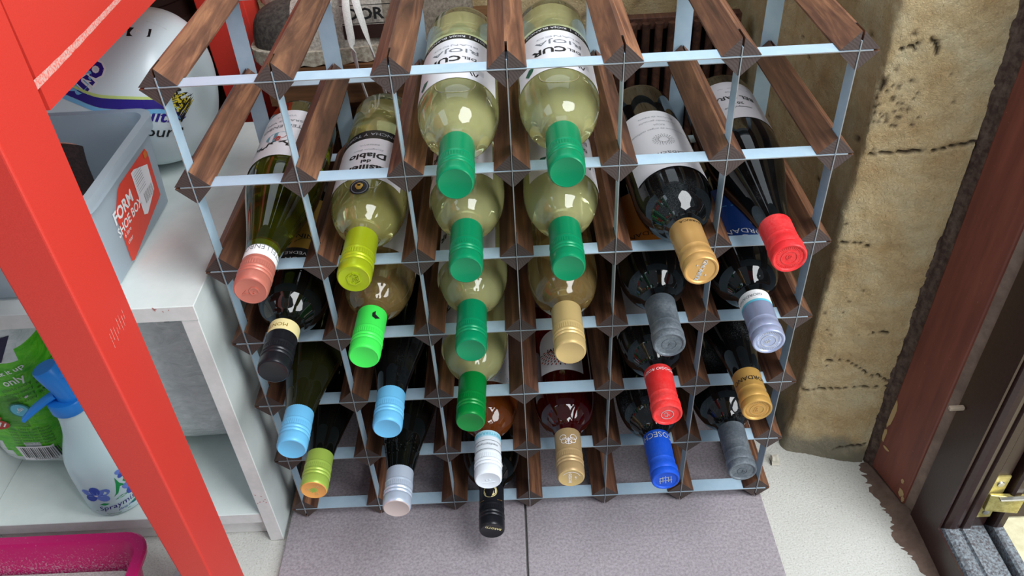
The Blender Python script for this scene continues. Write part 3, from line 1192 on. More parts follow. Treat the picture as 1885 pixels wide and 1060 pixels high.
# --- (2,4) gold foil, black glass, sunburst label
root, cp, R = bottle((2, 4), 'bordeaux', 'dusty', 'foil', 'gold', 'black bottle with gold foil and white sunburst label, second row down')
lb = lab_patch(root, R, 0.070, 0.184, 1.2, 'paper', -0.05)
q = Print()
for k in range(22):
    a = 2 * PI * k / 22
    for j in range(3):
        rr = 0.0055 + j * 0.0024
        q.ellipse(0.002 + rr * math.cos(a + j * 0.09), 0.132 + rr * math.sin(a + j * 0.09), 0.0011, 0.00028, M['black'], a, 6)
for k, s in enumerate(('producto de espana', 'tempranillo garnacha', 'RIOJA', 'denominacion de origen calificada')):
    q.text(s, 0, 0.084 + k * 0.0085, 0.0046, M['lt_print'], 0, 0.2)
q.text('azabache', 0, 0.158, 0.0085, M['grey_print'], sx=1.2)
lettering(lb, R, q, -0.05)
q = Print().text('BARRICA', 0, T0 + 0.0045, 0.0042, M['black'], sx=1.2)
cap_text(cp, 'foil', q, -0.15)
relief(Print().text('RAIMUND', 0, 0, 0.0052, M['tin'], 0.02, sx=0.95).ellipse(-0.004, -0.0055, 0.0008, 0.0008, M['tin']).ellipse(0.004, 0.0055, 0.0008, 0.0008, M['tin']),
       'embossed_emblem', cp, L - 0.0014, 1.25)

# --- (2,5) red foil, slope shoulders
root, cp, R = bottle((2, 5), 'burgundy', 'dusty', 'foil', 'redfoil', 'black slope-shouldered bottle with red foil capsule nearest the plaster wall')
lb = lab_patch(root, R, 0.025, 0.108, 1.2, 'paper_grey')
q = Print()
q.text('BEL LARA', 0, 0.062, 0.0110, M['black'], 0.02, sx=0.95)
q.text('2018', 0, 0.076, 0.0072, M['black'], 0.01)
q.text('montepulciano', 0, 0.085, 0.0048, M['black'])
q.text('riserva', 0, 0.050, 0.0050, M['grey_print'])
q.rect(-0.03, 0.03, 0.0405, 0.0411, M['grey_print'], 6)
lettering(lb, R, q)


def seal_end(cp, mat, roll=0.0, seed=1, z=L - 0.0014, txt=None, toothed=True, rad=0.0105):
    q = Print()
    if toothed:
        for k in range(40):
            a = 2 * PI * k / 40
            q.ellipse(rad * math.cos(a), rad * math.sin(a), 0.0011, 0.00035, mat, a, 6)
    q.ring(0, 0, rad * 0.62, rad * 0.69, mat, 28)
    swirls(q, 0, 0, rad * 0.55, mat, 6, seed)
    if txt:
        q.text(txt, 0, 0, 0.007, mat, 0.03)
    return relief(q, 'embossed_emblem', cp, z, roll, 0.0004)


seal_end(cp, CAP['redfoil'], 0.5, 3)

# --- (3,0) black cap with cream band
root, cp, R = bottle((3, 0), 'bordeaux', 'dark', 'screw', 'black', 'dark bottle with black cap and cream band below the pink-capped bottle')
lb = lab_patch(root, R, 0.055, 0.150, 1.15, 'gold_print', -0.45)
lb2 = lab_patch(root, R, 0.150, 0.185, 1.15, 'black', -0.45, name='label_band')
q = Print().text('SLENINI', 0, 0.128, 0.0110, M['black'], 0.01)
q.ring(0, 0.150, 0.018, 0.0188, M['black'], 16, -2.6, -0.5)
lettering(lb, R, q, -0.45)
q = Print().text('MOURVEDRE', 0, 0.159, 0.0070, M['white_print'], sx=1.1).text('PELOTON', 0, 0.170, 0.0095, M['white_print'])
lettering(lb2, R, q, -0.45)
bd = band(cp, 'screw', 0.0002, 0.0155, M['cream'], 2.2)
cap_text(bd, 'screw', Print().text('MONTEVI', 0.002, T0 + 0.0085, 0.0068, M['gold_print']), 0.3)

# --- (3,1) neon green cap
root, cp, R = bottle((3, 1), 'bordeaux', 'amber', 'screw', 'neon', 'clear bottle of amber wine with neon green cap marked by a black leaf')
lab_patch(root, R, 0.07, 0.17, 1.0, 'paper', -1.2, name='label')
q = Print().poly([(-0.004, 0.0), (0.0005, 0.0035), (0.004, 0.001), (0.0045, -0.004), (0.0015, -0.008), (0.0012, -0.003)], M['black'])
q.v = [(u - 0.0085, v + T0 + 0.0165) for u, v in q.v]
cap_text(cp, 'screw', q)

# --- (3,3) beige cap
root, cp, R = bottle((3, 3), 'bordeaux', 'amber', 'screw', 'beige', 'clear bottle of golden wine with plain beige cap in the third row')
lab_patch(root, R, 0.06, 0.15, 1.0, 'paper', 2.6, name='label')

# --- (3,4) grey foil, orange label below
root, cp, R = bottle((3, 4), 'bordeaux', 'dusty', 'foil', 'grey', 'black bottle with dark grey capsule and orange label, below the gold-capped bottle')
lb = lab_patch(root, R, 0.085, 0.180, 1.15, 'orange_print', 0.15)
lettering(lb, R, Print().text('GIORDANO', 0, 0.166, 0.0105, M['black'], 0.0), 0.15)
seal_end(cp, CAP['grey'], 0, 7, toothed=False)

# --- (3,5) lilac foil, blue label
root, cp, R = bottle((3, 5), 'bordeaux', 'dusty', 'foil', 'lilac', 'black bottle with silvery lilac capsule, white band and blue label')
lb = lab_patch(root, R, 0.085, 0.182, 1.2, 'blue_print')
q = Print().text('GIORDANO', -0.002, 0.168, 0.0115, M['white_print'], 0.0)
q.rect(-0.030, 0.030, 0.176, 0.1768, M['white_print'], 6).rect(-0.030, 0.030, 0.120, 0.121, M['cyan_print'], 6)
lettering(lb, R, q)
bd = band(cp, 'foil', 0.0002, 0.0135, M['white_print'])
band(cp, 'foil', 0.0135, 0.0165, M['cyan_print'])
cap_text(bd, 'foil', Print().text('GIORDANO', 0.004, T0 + 0.0075, 0.0052, M['grey_print']), 0.4)
seal_end(cp, M['tin'], 0.2, 9)

# --- (4,0), (4,1) sky blue caps
bottle((4, 0), 'burgundy', 'darkolive', 'screw', 'sky', 'dark olive slope-shouldered bottle with sky blue cap at the left end')
bottle((4, 1), 'burgundy', 'dusty', 'screw', 'sky', 'black slope-shouldered bottle with sky blue cap above the silver-capped bottle')

# --- (4,4) scarlet foil
root, cp, R = bottle((4, 4), 'bordeaux', 'dusty', 'foil', 'scarlet', 'black bottle with scarlet capsule directly above the blue capsule')
lab_patch(root, R, 0.09, 0.186, 1.25, 'paper_grey', 0.2)
cap_text(cp, 'foil', Print().text('IL POGGIO ROSSO', 0.0, T0 + 0.0070, 0.0052, M['paper'], 0.0, 0.2), 0.0)
seal_end(cp, M['tin'], 0.2, 12, toothed=False, rad=0.0095)

# --- (4,5) ochre foil, very dusty
root, cp, R = bottle((4, 5), 'burgundy', 'verydusty', 'foil', 'ochre', 'very dusty black bottle with matt gold capsule at the right end')
cap_text(cp, 'foil', Print().text('GIORDANO', 0.0, T0 + 0.0270, 0.0078, M['black'], 0.0), 0.05)
seal_end(cp, CAP['gold'], 0.2, 14)

# --- (5,0) yellow-green cap with orange end
root, cp, R = bottle((5, 0), 'burgundy', 'dark', 'screw', 'olive', 'dark bottle with yellow-green cap and orange end, lowest on the left', endmat='orange')
q = Print()
for k in range(8):
    a = 2 * PI * k / 8
    q.ellipse(0.0026 * math.cos(a), 0.0026 * math.sin(a), 0.0022, 0.0010, CAP['olive'], a, 8)
for k in range(3):
    a = 2 * PI * k / 3 + 0.5
    q.ring(0.007 * math.cos(a), 0.007 * math.sin(a), 0.0012, 0.0019, CAP['beige'], 10)
relief(q, 'printed_flower', cp, L - 0.0003, 0.3, 0.0001)

# --- (5,1) pale silver cap, black glass with embossed swirls
root, cp, R = bottle((5, 1), 'burgundy', 'dark', 'screw', 'silver', 'black bottle with pale silver cap and embossed swirls on its neck', endmat='rosegrey')
q = Print()
for k in range(34):
    swirls(q, random.uniform(-0.022, 0.022), random.uniform(0.212, 0.234), 0.0045, G['dark'], 2, k)
pr_ = q
o = pr_.build('embossed_swirls', on_shoulder('burgundy', 0.0, 0.0016), root)
bm = bmesh.new()
bm.from_mesh(o.data)
bmesh.ops.solidify(bm, geom=bm.faces[:], thickness=0.0012)
bm.to_mesh(o.data)
bm.free()

# --- (5,2) white cap, rose wine
root, cp, R = bottle((5, 2), 'bordeaux', 'rose', 'screw', 'white', 'clear bottle of orange rose wine with white cap, above the lone black-capped bottle')
lb = lab_patch(root, R, 0.09, 0.182, 1.2, 'paper', -0.55)
q = Print()
for k in range(60):
    q.ellipse(random.uniform(-0.04, 0.02), random.uniform(0.16, 0.180), 0.0009, 0.0004, M['cyan_print'], random.uniform(0, 3), 6)
q.text('ROSE', -0.022, 0.150, 0.010, M['cyan_print'])
lettering(lb, R, q, -0.55)
bd = band(cp, 'screw', 0.0005, 0.009, base_mat('pale_cyan_band', (176, 216, 232), 0.45))
cap_text(bd, 'screw', Print().text('MEDITERRANEO', 0.0, T0 + 0.0050, 0.0056, M['cyan_print'], 0.02), 0.0)
band(cp, 'screw', 0.0145, 0.0153, M['grey_print'])
band(cp, 'screw', 0.0268, 0.0276, M['grey_print'])
cap_text(cp, 'screw', Print().text('mediterranea', 0.0, T0 + 0.0205, 0.0050, M['grey_print'], 0.0, 0.3), 0.0)
relief(Print().text('LA', 0, 0.001, 0.0045, CAP['white'], sx=1.2).rect(-0.007, 0.007, -0.0035, -0.003, CAP['white']), 'embossed_emblem', cp, L - 0.0003, 0.1, 0.0003)

# --- (5,3) tan cap with leaf line drawing, ruby wine, dotted label
root, cp, R = bottle((5, 3), 'bordeaux', 'ruby', 'screw', 'tan', 'bottle of ruby wine with tan leaf-printed cap and white dotted arched label', endmat='beige')
lb = patch('label', R, -0.167, -0.094, 0.74, M['paper'], root, 0.02, arch=0.022)
for v_ in lb.data.vertices:
    v_.co.z = -v_.co.z
lb.data.flip_normals()
q = Print()
for k in range(5):
    for j in range(17):
        a = 0.12 + (PI - 0.24) * (j + 0.5 * (k % 2)) / 16.5
        rr = 0.012 + k * 0.0046
        u, v = rr * math.cos(a), 0.130 + rr * math.sin(a) * 0.9
        if abs(u) < 0.0255 and v < 0.1650:
            q.ellipse(u, v, 0.0021, 0.00085, M['redink'] if (j + k) % 3 else M['brown_plastic'], math.atan2(v - 0.130, u), 8)
q.build('printed_dots', on_cyl(R, 0.02, 0.0006), lb)['kind'] = 'stuff'
lettering(lb, R, Print().text('IVI', 0.012, 0.131, 0.0085, M['black'], 0.02), 0.02)
q = Print()
for k in range(5):
    a = PI / 2 + (k - 2) * 0.85
    u0, v0 = 0.0062 * math.cos(a), 0.0062 * math.sin(a)
    q.ring(u0, v0 + T0 + 0.0145, 0.0034, 0.0040, M['paper'], 12)
q.line([(0, T0 + 0.0145), (0, T0 + 0.024)], 0.0006, M['paper'])
cap_text(cp, 'screw', q, 0.0)
relief(Print().text('ROSSO', -0.001, 0, 0.005, M['paper'], rot=PI / 2).text('1.00', 0.005, 0.0, 0.003, M['paper'], rot=PI / 2).ring(0, 0, 0.0100, 0.0104, M['paper'], 20, 0.3, 2.6), 'printed_mark', cp, L - 0.0003, 0, 0.0001)

# --- (5,4) blue foil
root, cp, R = bottle((5, 4), 'bordeaux', 'verydusty', 'foil', 'blue', 'dusty black bottle with royal blue capsule in the lowest full row')
cap_text(cp, 'foil', Print().text('COSECHA', 0.001, T0 + 0.0070, 0.0105, M['lt_print'], 0.0, sx=0.95), 0.15)
q = Print()
for k in range(5):
    q.line([(-0.006 + k * 0.003, -0.006 + (k % 2) * 0.002), (-0.006 + k * 0.003, 0.004 + (k % 3) * 0.001)], 0.0007, M['lt_print'])
q.line([(-0.007, -0.002), (0.007, -0.001)], 0.0007, M['lt_print']).line([(-0.006, 0.003), (0.004, 0.004)], 0.0006, M['lt_print'])
relief(q, 'printed_mark', cp, L - 0.0014, 0.1, 0.0002)

# --- (5,5) grey dusty
root, cp, R = bottle((5, 5), 'bordeaux', 'verydusty', 'foil', 'grey', 'dusty black bottle with dull grey capsule, lowest on the right')
seal_end(cp, CAP['grey'], 0, 17, toothed=False, rad=0.008)

# --- (6,2) black cap, the only bottle in the bottom row
root, cp, R = bottle((6, 2), 'bordeaux', 'dark', 'screw', 'black', 'black bottle with black cap and gold oval, alone in the bottom row')
q = Print()
q.ellipse(0, T0 + 0.0135, 0.0085, 0.0095, M['cream'], n=24)
q.build('cap_badge', on_cyl(lambda v: cap_r('screw', v), 0.05, 0.0003), cp)
q = Print().text('IRS', 0, T0 + 0.0135, 0.0095, M['black'], 0.03)
q.ring(0, T0 + 0.0135, 0.0076, 0.0081, M['black'], 24)
q.line([(-0.016, T0 + 0.024), (-0.009, T0 + 0.0255), (0.009, T0 + 0.0255), (0.016, T0 + 0.024)], 0.0005, M['gold_print'])
cap_text(cp, 'screw', q, 0.05)
relief(Print().text('BAROTTI', 0, -0.0055, 0.0048, M['cream'], 0.01), 'printed_mark', cp, L - 0.0003, 2.75, 0.0001)

# ------------------------------------------------------------------ white shelf unit
shelf = thing('shelf_unit', 'white melamine shelf unit standing left of the wine rack', 'shelf unit', (-0.505, 0.17, -0.009))


def sbox(name, x0, x1, y0, y1, z0, z1, mat='white', bev=0.0008):
    o = mesh_obj(name, *box_vf(x0 + 0.505, x1 + 0.505, y0 - 0.17, y1 - 0.17, z0 + 0.009, z1 + 0.009), [M[mat], M['white_edge']], shelf)
    for p in o.data.polygons:
        if p.normal.y < -0.9:
            p.material_index = 1
    return bevel(o, bev, 1)


sbox('side_panel', -0.3325, -0.3150, -0.026, 0.357, -0.009, 0.364)
sbox('side_panel', -0.6960, -0.6785, -0.026, 0.357, -0.009, 0.364)
sbox('top_panel', -0.6960, -0.3140, -0.027, 0.358, 0.3642, 0.383)
sbox('bottom_panel', -0.6783, -0.3327, -0.023, 0.350, 0.0255, 0.044)
sbox('plinth', -0.6783, -0.3327, -0.012, 0.004, -0.0088, 0.0253)
sbox('back_panel', -0.6783, -0.3327, 0.3505, 0.3565, 0.0, 0.364)
v, f = [], []
g = random.Random(8)
q = Print()
for k in range(12):
    u = g.choice([-0.345, -0.35, -0.36, -0.40, -0.41, -0.43]) + g.uniform(-0.006, 0.006)
    s = g.uniform(0.0006, 0.0018)
    q.ellipse(u, 0.3835 - g.uniform(0.0015, 0.006), s * 1.5, s * 0.6, M['wear'], g.uniform(0, 3), 7)
for k in range(7):
    q.ellipse(-0.324 + g.uniform(-0.006, 0.006), 0.075 + g.uniform(-0.012, 0.012), 0.0012, 0.0007, M['wear'], g.uniform(0, 3), 7)
o = q.build('paint_chips', lambda u, v: (u + 0.505, (-0.0273 if v > 0.3 else -0.0263) - 0.17, v + 0.009), shelf)

# ------------------------------------------------------------------ red table
tab = thing('red_table', 'red painted table with tapered legs standing over the white shelf unit', 'table', (-0.37, 0.15, -0.009))
TO = Vector((-0.37, 0.15, -0.009))


def th(name, bot, top, mat, bev=0.0012):
    return hexa(name, [tuple(Vector(p) - TO) for p in bot], [tuple(Vector(p) - TO) for p in top], mat, tab, bev)


zt = 0.745
th('leg', [(-0.369, -0.151, -0.009), (-0.340, -0.151, -0.009), (-0.340, -0.0985, -0.009), (-0.369, -0.0985, -0.009)],
   [(-0.3915, -0.1385, zt), (-0.340, -0.1385, zt), (-0.340, -0.0695, zt), (-0.3915, -0.0695, zt)], M['red'], 0)
legf = [o for o in tab.children if o.name == 'leg'] or list(tab.children)
bm = bmesh.new()
bm.from_mesh(legf[0].data)
bmesh.ops.bevel(bm, geom=[e for e in bm.edges if all(v.co.y < -0.285 for v in e.verts) and abs(e.verts[0].co.z - e.verts[1].co.z) > 0.3], offset=0.0022, segments=3, affect='EDGES', profile=0.5)
bm.to_mesh(legf[0].data)
bm.free()
th('leg', [(-0.400, 0.470, -0.009), (-0.3345, 0.470, -0.009), (-0.3345, 0.510, -0.009), (-0.400, 0.510, -0.009)],
   [(-0.402, 0.400, zt), (-0.340, 0.400, zt), (-0.340, 0.468, zt), (-0.402, 0.468, zt)], M['red'])
ap = th('apron', [(-0.362, -0.0697, 0.6115), (-0.3400, -0.0697, 0.6115), (-0.3400, 0.3998, 0.6095), (-0.362, 0.3998, 0.6095)],
        [(-0.362, -0.0697, zt), (-0.3400, -0.0697, zt), (-0.3400, 0.3998, zt), (-0.362, 0.3998, zt)], M['red'], 0)
th('tabletop', [(-0.90, -0.160, zt + 0.001), (-0.335, -0.160, zt + 0.001), (-0.335, 0.49, zt + 0.001), (-0.90, 0.49, zt + 0.001)],
   [(-0.90, -0.160, zt + 0.022), (-0.335, -0.160, zt + 0.022), (-0.335, 0.49, zt + 0.022), (-0.90, 0.49, zt + 0.022)], M['red'], 0.003)
th('apron', [(-0.86, -0.128, 0.6115), (-0.392, -0.128, 0.6115), (-0.392, -0.106, 0.6115), (-0.86, -0.106, 0.6115)],
   [(-0.86, -0.128, zt), (-0.392, -0.128, zt), (-0.392, -0.106, zt), (-0.86, -0.106, zt)], M['red'], 0.0015)
# long pale scuff along the apron and a few scratches on the leg
q = Print()
pts = [(-0.074, 0.6335), (-0.02, 0.634), (0.06, 0.636), (0.14, 0.6385), (0.19, 0.640)]
wd = [0.0036, 0.0030, 0.0024, 0.0022, 0.0014]
vs_, fs_ = [], []
pc = catmull([(a, b, c) for (a, b), c in zip(pts, wd)], 10)
for a, b, c in pc:
    w = c * (1 + 0.2 * noise.noise(Vector((a * 90, 0, 0))))
    vs_ += [(a, b - w), (a, b + w)]
for i in range(len(pc) - 1):
    fs_.append((2 * i, 2 * i + 2, 2 * i + 3, 2 * i + 1))
q.add(vs_, fs_, M['scuff'])
q.build('scuff_mark', lambda u, v: (-0.3398 - TO.x, u - TO.y, v - TO.z), tab)
q = Print()
for k in range(8):
    y = -0.125 + 0.0042 * k
    q.line([(y, 0.425 + random.uniform(-0.004, 0.003)), (y + 0.001, 0.433 + random.uniform(-0.002, 0.006))], 0.0006, M['scuff'])
q.build('scratches', lambda u, v: (-0.3398 - TO.x, u - TO.y, v - TO.z), tab)['kind'] = 'stuff'

# ------------------------------------------------------------------ clear plastic shoe box
plas = base_mat('frosted_plastic', (214, 230, 238), 0.28, trans=0.75, ior=1.2)
t = NT(plas)
tr = t.n('ShaderNodeBsdfTranslucent')
tr.inputs[0].default_value = lin((226, 238, 244))
tp = t.n('ShaderNodeBsdfTransparent')
tp.inputs[0].default_value = lin((226, 236, 242))
df = t.n('ShaderNodeBsdfDiffuse')
df.inputs[0].default_value = lin((226, 238, 246))
m1, m2, m3 = t.n('ShaderNodeMixShader'), t.n('ShaderNodeMixShader'), t.n('ShaderNodeMixShader')
m1.inputs[0].default_value = 0.5
t.l(tr.outputs[0], m1.inputs[1])
t.l(df.outputs[0], m1.inputs[2])
m2.inputs[0].default_value = 0.36
t.l(m1.outputs[0], m2.inputs[1])
t.l(tp.outputs[0], m2.inputs[2])
gl = t.n('ShaderNodeBsdfGlossy')
gl.inputs['Roughness'].default_value = 0.22
m3.inputs[0].default_value = 0.07
t.l(m2.outputs[0], m3.inputs[1])
t.l(gl.outputs[0], m3.inputs[2])
t.l(m3.outputs[0], t.out.inputs[0])


def rrect(x0, x1, y0, y1, r, n=6):
    out = []
    for cx, cy, a0 in ((x1 - r, y1 - r, 0), (x0 + r, y1 - r, PI / 2), (x0 + r, y0 + r, PI), (x1 - r, y0 + r, 1.5 * PI)):
        for k in range(n + 1):
            a = a0 + PI / 2 * k / n
            out.append((cx + r * math.cos(a), cy + r * math.sin(a)))
    return out


def tray(name, rings, mat, parent=None, close=True):
    v, f = [], []
    n = len(rings[0][0])
    for ring, z in rings:
        v += [(x, y, z) for x, y in ring]
    for i in range(len(rings) - 1):
        for k in range(n):
            a, b = i * n + k, i * n + (k + 1) % n
            f.append((a, b, b + n, a + n))
    if close:
        f.append(tuple(reversed(range(n))))
        f.append(tuple((len(rings) - 1) * n + k for k in range(n)))
    return mesh_obj(name, v, f, mat, parent, smooth=False)


sb = thing('shoe_box', 'frosted clear plastic shoe box with red label on the white shelf unit', 'storage box', (-0.52, 0.09, 0.3835))
X1, YA, YB, H = 0.125, -0.096, 0.083, 0.108
rg = lambda e, r: rrect(-0.155 - e, X1 + e, YA - e, YB + e, r)
o = tray('box_body', [(rg(-0.006, 0.012), 0.0), (rg(-0.001, 0.016), 0.004), (rg(0.004, 0.018), H - 0.016), (rg(0.010, 0.022), H - 0.014), (rg(0.011, 0.022), H),
                      (rg(0.0025, 0.017), H), (rg(-0.003, 0.015), 0.006), (rg(-0.012, 0.010), 0.003)], plas, sb)
auto_smooth(o, 0.6)
slope = 0.005 / (H - 0.02)


def box_side(y, z, off=0.0006):
    return (X1 - 0.001 + 0.005 * (z - 0.004) / (H - 0.02) + off, y, z)


redlab = base_mat('red_sticker', (222, 62, 40), 0.4)
q = Print()
Y0, Y1, Z0, Z1 = -0.052, 0.055, 0.006, 0.082
q.poly([(Y0 + 0.004, 0.062), (Y0 + 0.022, 0.079), (Y0 + 0.030, Z1), (Y1 - 0.004, Z1), (Y1, Z1 - 0.006), (Y1, 0.022), (Y0 + 0.010, 0.004), (Y0 + 0.004, 0.007)], redlab)
st = q.build('sticker', lambda u, v: box_side(u, v), sb)
q = Print()
q.text('FORM', -0.030, 0.0600, 0.0185, M['white_print'], 0.03)
q.text('SHOE BOX', -0.0235, 0.0445, 0.0140, M['white_print'], 0.02, sx=0.95)
q.text('6 litre', -0.037, 0.0355, 0.0070, M['white_print'])
q.text('clear', -0.037, 0.0265, 0.0065, M['white_print'])
q.poly([(0.006, 0.078), (0.006, 0.028), (0.014, 0.024), (0.044, 0.036), (0.046, 0.066), (0.014, 0.078)], M['paper'])
q.poly([(0.044, 0.073), (0.052, 0.073), (0.052, 0.080), (0.044, 0.080)], M['orange_print'])
for k in range(9):
    q.rect(0.010, 0.030, 0.0735 - k * 0.0028, 0.0742 - k * 0.0028, M['grey_print'])
for k in range(14):
    w = 0.0006 if k % 3 else 0.0011
    q.rect(0.018 + k * 0.0018, 0.018 + k * 0.0018 + w, 0.034, 0.046, M['black'])
q.build('sticker_print', lambda u, v: box_side(u, v, 0.0010), st)
# dark suede boot in the box
suede = speckle_mat('dark_suede', (34, 24, 24), (48, 34, 34), 300, 0.95, bump=0.4, dist=0.001)


boot = thing('boot', 'dark brown suede boot lying inside the plastic shoe box', 'boot', (-0.478, 0.0985, 0.387))
boot.scale = (1.0, 0.70, 0.90)
v, f = tube(catmull([(0.005, 0.052, 0.098), (0.006, 0.040, 0.080), (0.010, 0.016, 0.056), (0.014, -0.018, 0.042), (0.010, -0.055, 0.036), (0.000, -0.085, 0.030), (-0.004, -0.100, 0.026)], 4),
            [x[0] for x in catmull([(0.021,), (0.022,), (0.027,), (0.032,), (0.032,), (0.026,), (0.012,)], 4)])
auto_smooth(mesh_obj('upper', v, f, suede, boot))
v, f = tube([(0.005, 0.0535, 0.1000), (0.005, 0.0528, 0.0990)], [0.016, 0.016])
mesh_obj('lining', v, f, base_mat('pink_lining', (168, 124, 112), 0.9), boot)
v, f = tube(catmull([(0.012, 0.012, 0.008), (0.012, -0.03, 0.006), (0.006, -0.07, 0.006), (0.0, -0.098, 0.007)], 4), [x[0] for x in catmull([(0.024,), (0.030,), (0.028,), (0.012,)], 4)], squash=0.2)
auto_smooth(mesh_obj('sole', v, f, M['black'], boot))

# ------------------------------------------------------------------ big white jug lying behind the box
jugm = base_mat('white_jug_plastic', (214, 228, 234), 0.3)
jug = thing('detergent_jug', 'large white plastic jug with purple and blue print lying behind the shoe box', 'jug', (-0.405, 0.275, 0.4755))
JR = 0.0915
prof = [(0, -0.32), (0.05, -0.318), (0.078, -0.305), (0.090, -0.28), (JR, -0.25), (JR, -0.10), (JR, -0.03), (0.0900, -0.008), (0.0845, 0.012), (0.0735, 0.028), (0.060, 0.038), (0.040, 0.042), (0.02, 0.042), (0, 0.042)]
v, f = lathe_vf([prof[0]] + clean(catmull(prof[1:-1], 4)) + [prof[-1]], 56)
JM = Matrix.Rotation(PI / 2, 4, 'Y')
jb = mesh_obj('jug_body', v, f, jugm, jug, smooth=True)
jb.matrix_local = JM
navy = base_mat('navy_purple_print', (44, 30, 132), 0.4)
inky = base_mat('dark_navy_print', (22, 26, 62), 0.4)
skyp = base_mat('sky_print', (120, 186, 230), 0.4)
yel = base_mat('yellow_print', (226, 206, 60), 0.45)
limep = base_mat('lime_line_print', (196, 216, 130), 0.45)
pr2 = clean(catmull(prof[1:-1], 4))


def jrad(z):
    for (r0, z0), (r1, z1) in zip(pr2, pr2[1:]):
        if z0 <= z <= z1 and z1 > z0:
            return r0 + (r1 - r0) * (z - z0) / (z1 - z0)
    return JR


def on_jug(u, v):
    # v: angle up from the side facing the camera; u: along the jug
    rr = jrad(u) + 0.0006
    y, z = -rr * math.cos(v), rr * math.sin(v)
    return (-z, y, u)          # local z of the lathe runs along world x


q = Print()
SW = catmull([(-0.20, 1.0), (-0.12, 0.68), (-0.066, 0.40), (-0.051, 0.314), (-0.035, 0.254), (0.0, 0.21), (0.02, 0.17), (0.030, 0.06), (0.034, -0.10)], 4)
for off_, w_, mt in ((0.0, 0.060, navy), (0.080, 0.018, limep), (-0.095, 0.03, skyp)):
    vs_, fs_ = [], []
    for u, b in SW:
        vs_ += [(u, b + off_ - w_), (u, b + off_ + w_)]
    for i in range(len(SW) - 1):
        fs_.append((2 * i, 2 * i + 2, 2 * i + 3, 2 * i + 1))
    q.add(vs_, fs_, mt)


def jug_text(s, u, v, size, mat, rot=0.0, bold=0.0, back=None):
    vs_, fs_ = text2d(s, bold, 0.0)
    c, sn = math.cos(rot), math.sin(rot)
    if back:
        v2, f2 = text2d(s, bold + 0.05, 0.0)
        q.add([(u + size * (x * c - y * sn) + 0.0006, v + size / JR * (x * sn + y * c)) for x, y in v2], f2, back)
    q.add([(u + size * (x * c - y * sn), v + size / JR * (x * sn + y * c)) for x, y in vs_], fs_, mat)


def jug_ell(u, v, a, b, mat, rot=0.0, n=18):
    c, sn = math.cos(rot), math.sin(rot)
    q.add([(u + a * math.cos(2 * PI * k / n) * c - b * math.sin(2 * PI * k / n) * sn,
            v + (a * math.cos(2 * PI * k / n) * sn + b * math.sin(2 * PI * k / n) * c) / JR) for k in range(n)], [tuple(range(n))], mat)


jug_ell(-0.052, 0.50, 0.0150, 0.0060, skyp, 0.9)
jug_text('no', -0.045, 0.60, 0.034, navy, 0.75, 0.03, M['white_print'])
jug_ell(-0.064, 0.44, 0.0075, 0.0026, skyp, 0.0)
jug_text('ultra', 0.022, -0.02, 0.021, navy, -0.5, 0.02)
jug_text('pure', 0.016, -0.24, 0.020, M['black'], -0.5, 0.01)
q.add([(-0.006, 1.06), (0.016, 1.10), (0.016, 1.24), (-0.006, 1.20)], [(0, 1, 2, 3)], M['black'])
jug_text('A', 0.004, 1.15, 0.009, M['white_print'], 0.4)
q.ring(0.018, 1.36, 0.0085, 0.0092, M['grey_print'], 20)
jug_text('concentre', 0.0335, 0.25, 0.0120, yel, -1.45, 0.03, M['black'])
jug_text('24 lavages', 0.0385, 0.20, 0.0105, yel, -1.45, 0.03, M['black'])
o = q.build('jug_print', on_jug, jb)

pot = thing('ribbed_bin', 'tall dark brown ribbed plastic bin standing behind the white shelf unit', 'bin', (-0.520, 0.478, -0.0088))
pr = [(0.0, 0.0), (0.082, 0.0)]
for k in range(16):
    z = 0.006 + k * 0.036
    r_ = 0.086 + k * 0.0014
    pr += [(r_, z), (r_, z + 0.022), (r_ + 0.0035, z + 0.025), (r_ + 0.0035, z + 0.033)]
pr += [(0.113, 0.585), (0.113, 0.600), (0.103, 0.600), (0.080, 0.012), (0, 0.012)]
v, f = lathe_vf(pr, 56)
auto_smooth(mesh_obj('bin_body', v, f, M['brown_plastic'], pot), 0.5)

# ------------------------------------------------------------------ spray bottle
sprM = base_mat('milky_plastic', (206, 232, 236), 0.32)
t = NT(sprM)
sprM.node_tree.nodes['Principled BSDF'].inputs['Subsurface Weight'].default_value = 0.3
sprM.node_tree.nodes['Principled BSDF'].inputs['Subsurface Radius'].default_value = (0.01, 0.01, 0.012)
spr = thing('spray_bottle', 'milky white plant mister with blue spray head and flower print', 'spray bottle', (-0.522, 0.020, 0.0443))
spr.scale = (1.0, 1.0, 0.91)
pr = [(0, 0), (0.030, 0.0), (0.036, 0.002), (0.0385, 0.007), (0.0392, 0.02), (0.0392, 0.055), (0.0385, 0.080), (0.0365, 0.098), (0.0310, 0.116), (0.0245, 0.134), (0.0205, 0.152), (0.0185, 0.170), (0.0172, 0.186), (0, 0.186)]
v, f = lathe_vf([pr[0]] + clean(catmull(pr[1:-1], 4)) + [pr[-1]], 44)
sbody = mesh_obj('bottle_body', v, f, sprM, spr, smooth=True)
ps = clean(catmull(pr[1:-1], 4))


def srad(z):
    for (r0, z0), (r1, z1) in zip(ps, ps[1:]):
        if z0 <= z <= z1 and z1 > z0:
            return r0 + (r1 - r0) * (z - z0) / (z1 - z0)
    return 0.039


def on_spray(u, v):
    a = -PI / 2 + 0.35 + u / 0.039
    rr = srad(v) + 0.0004
    return (rr * math.cos(a), rr * math.sin(a), v)


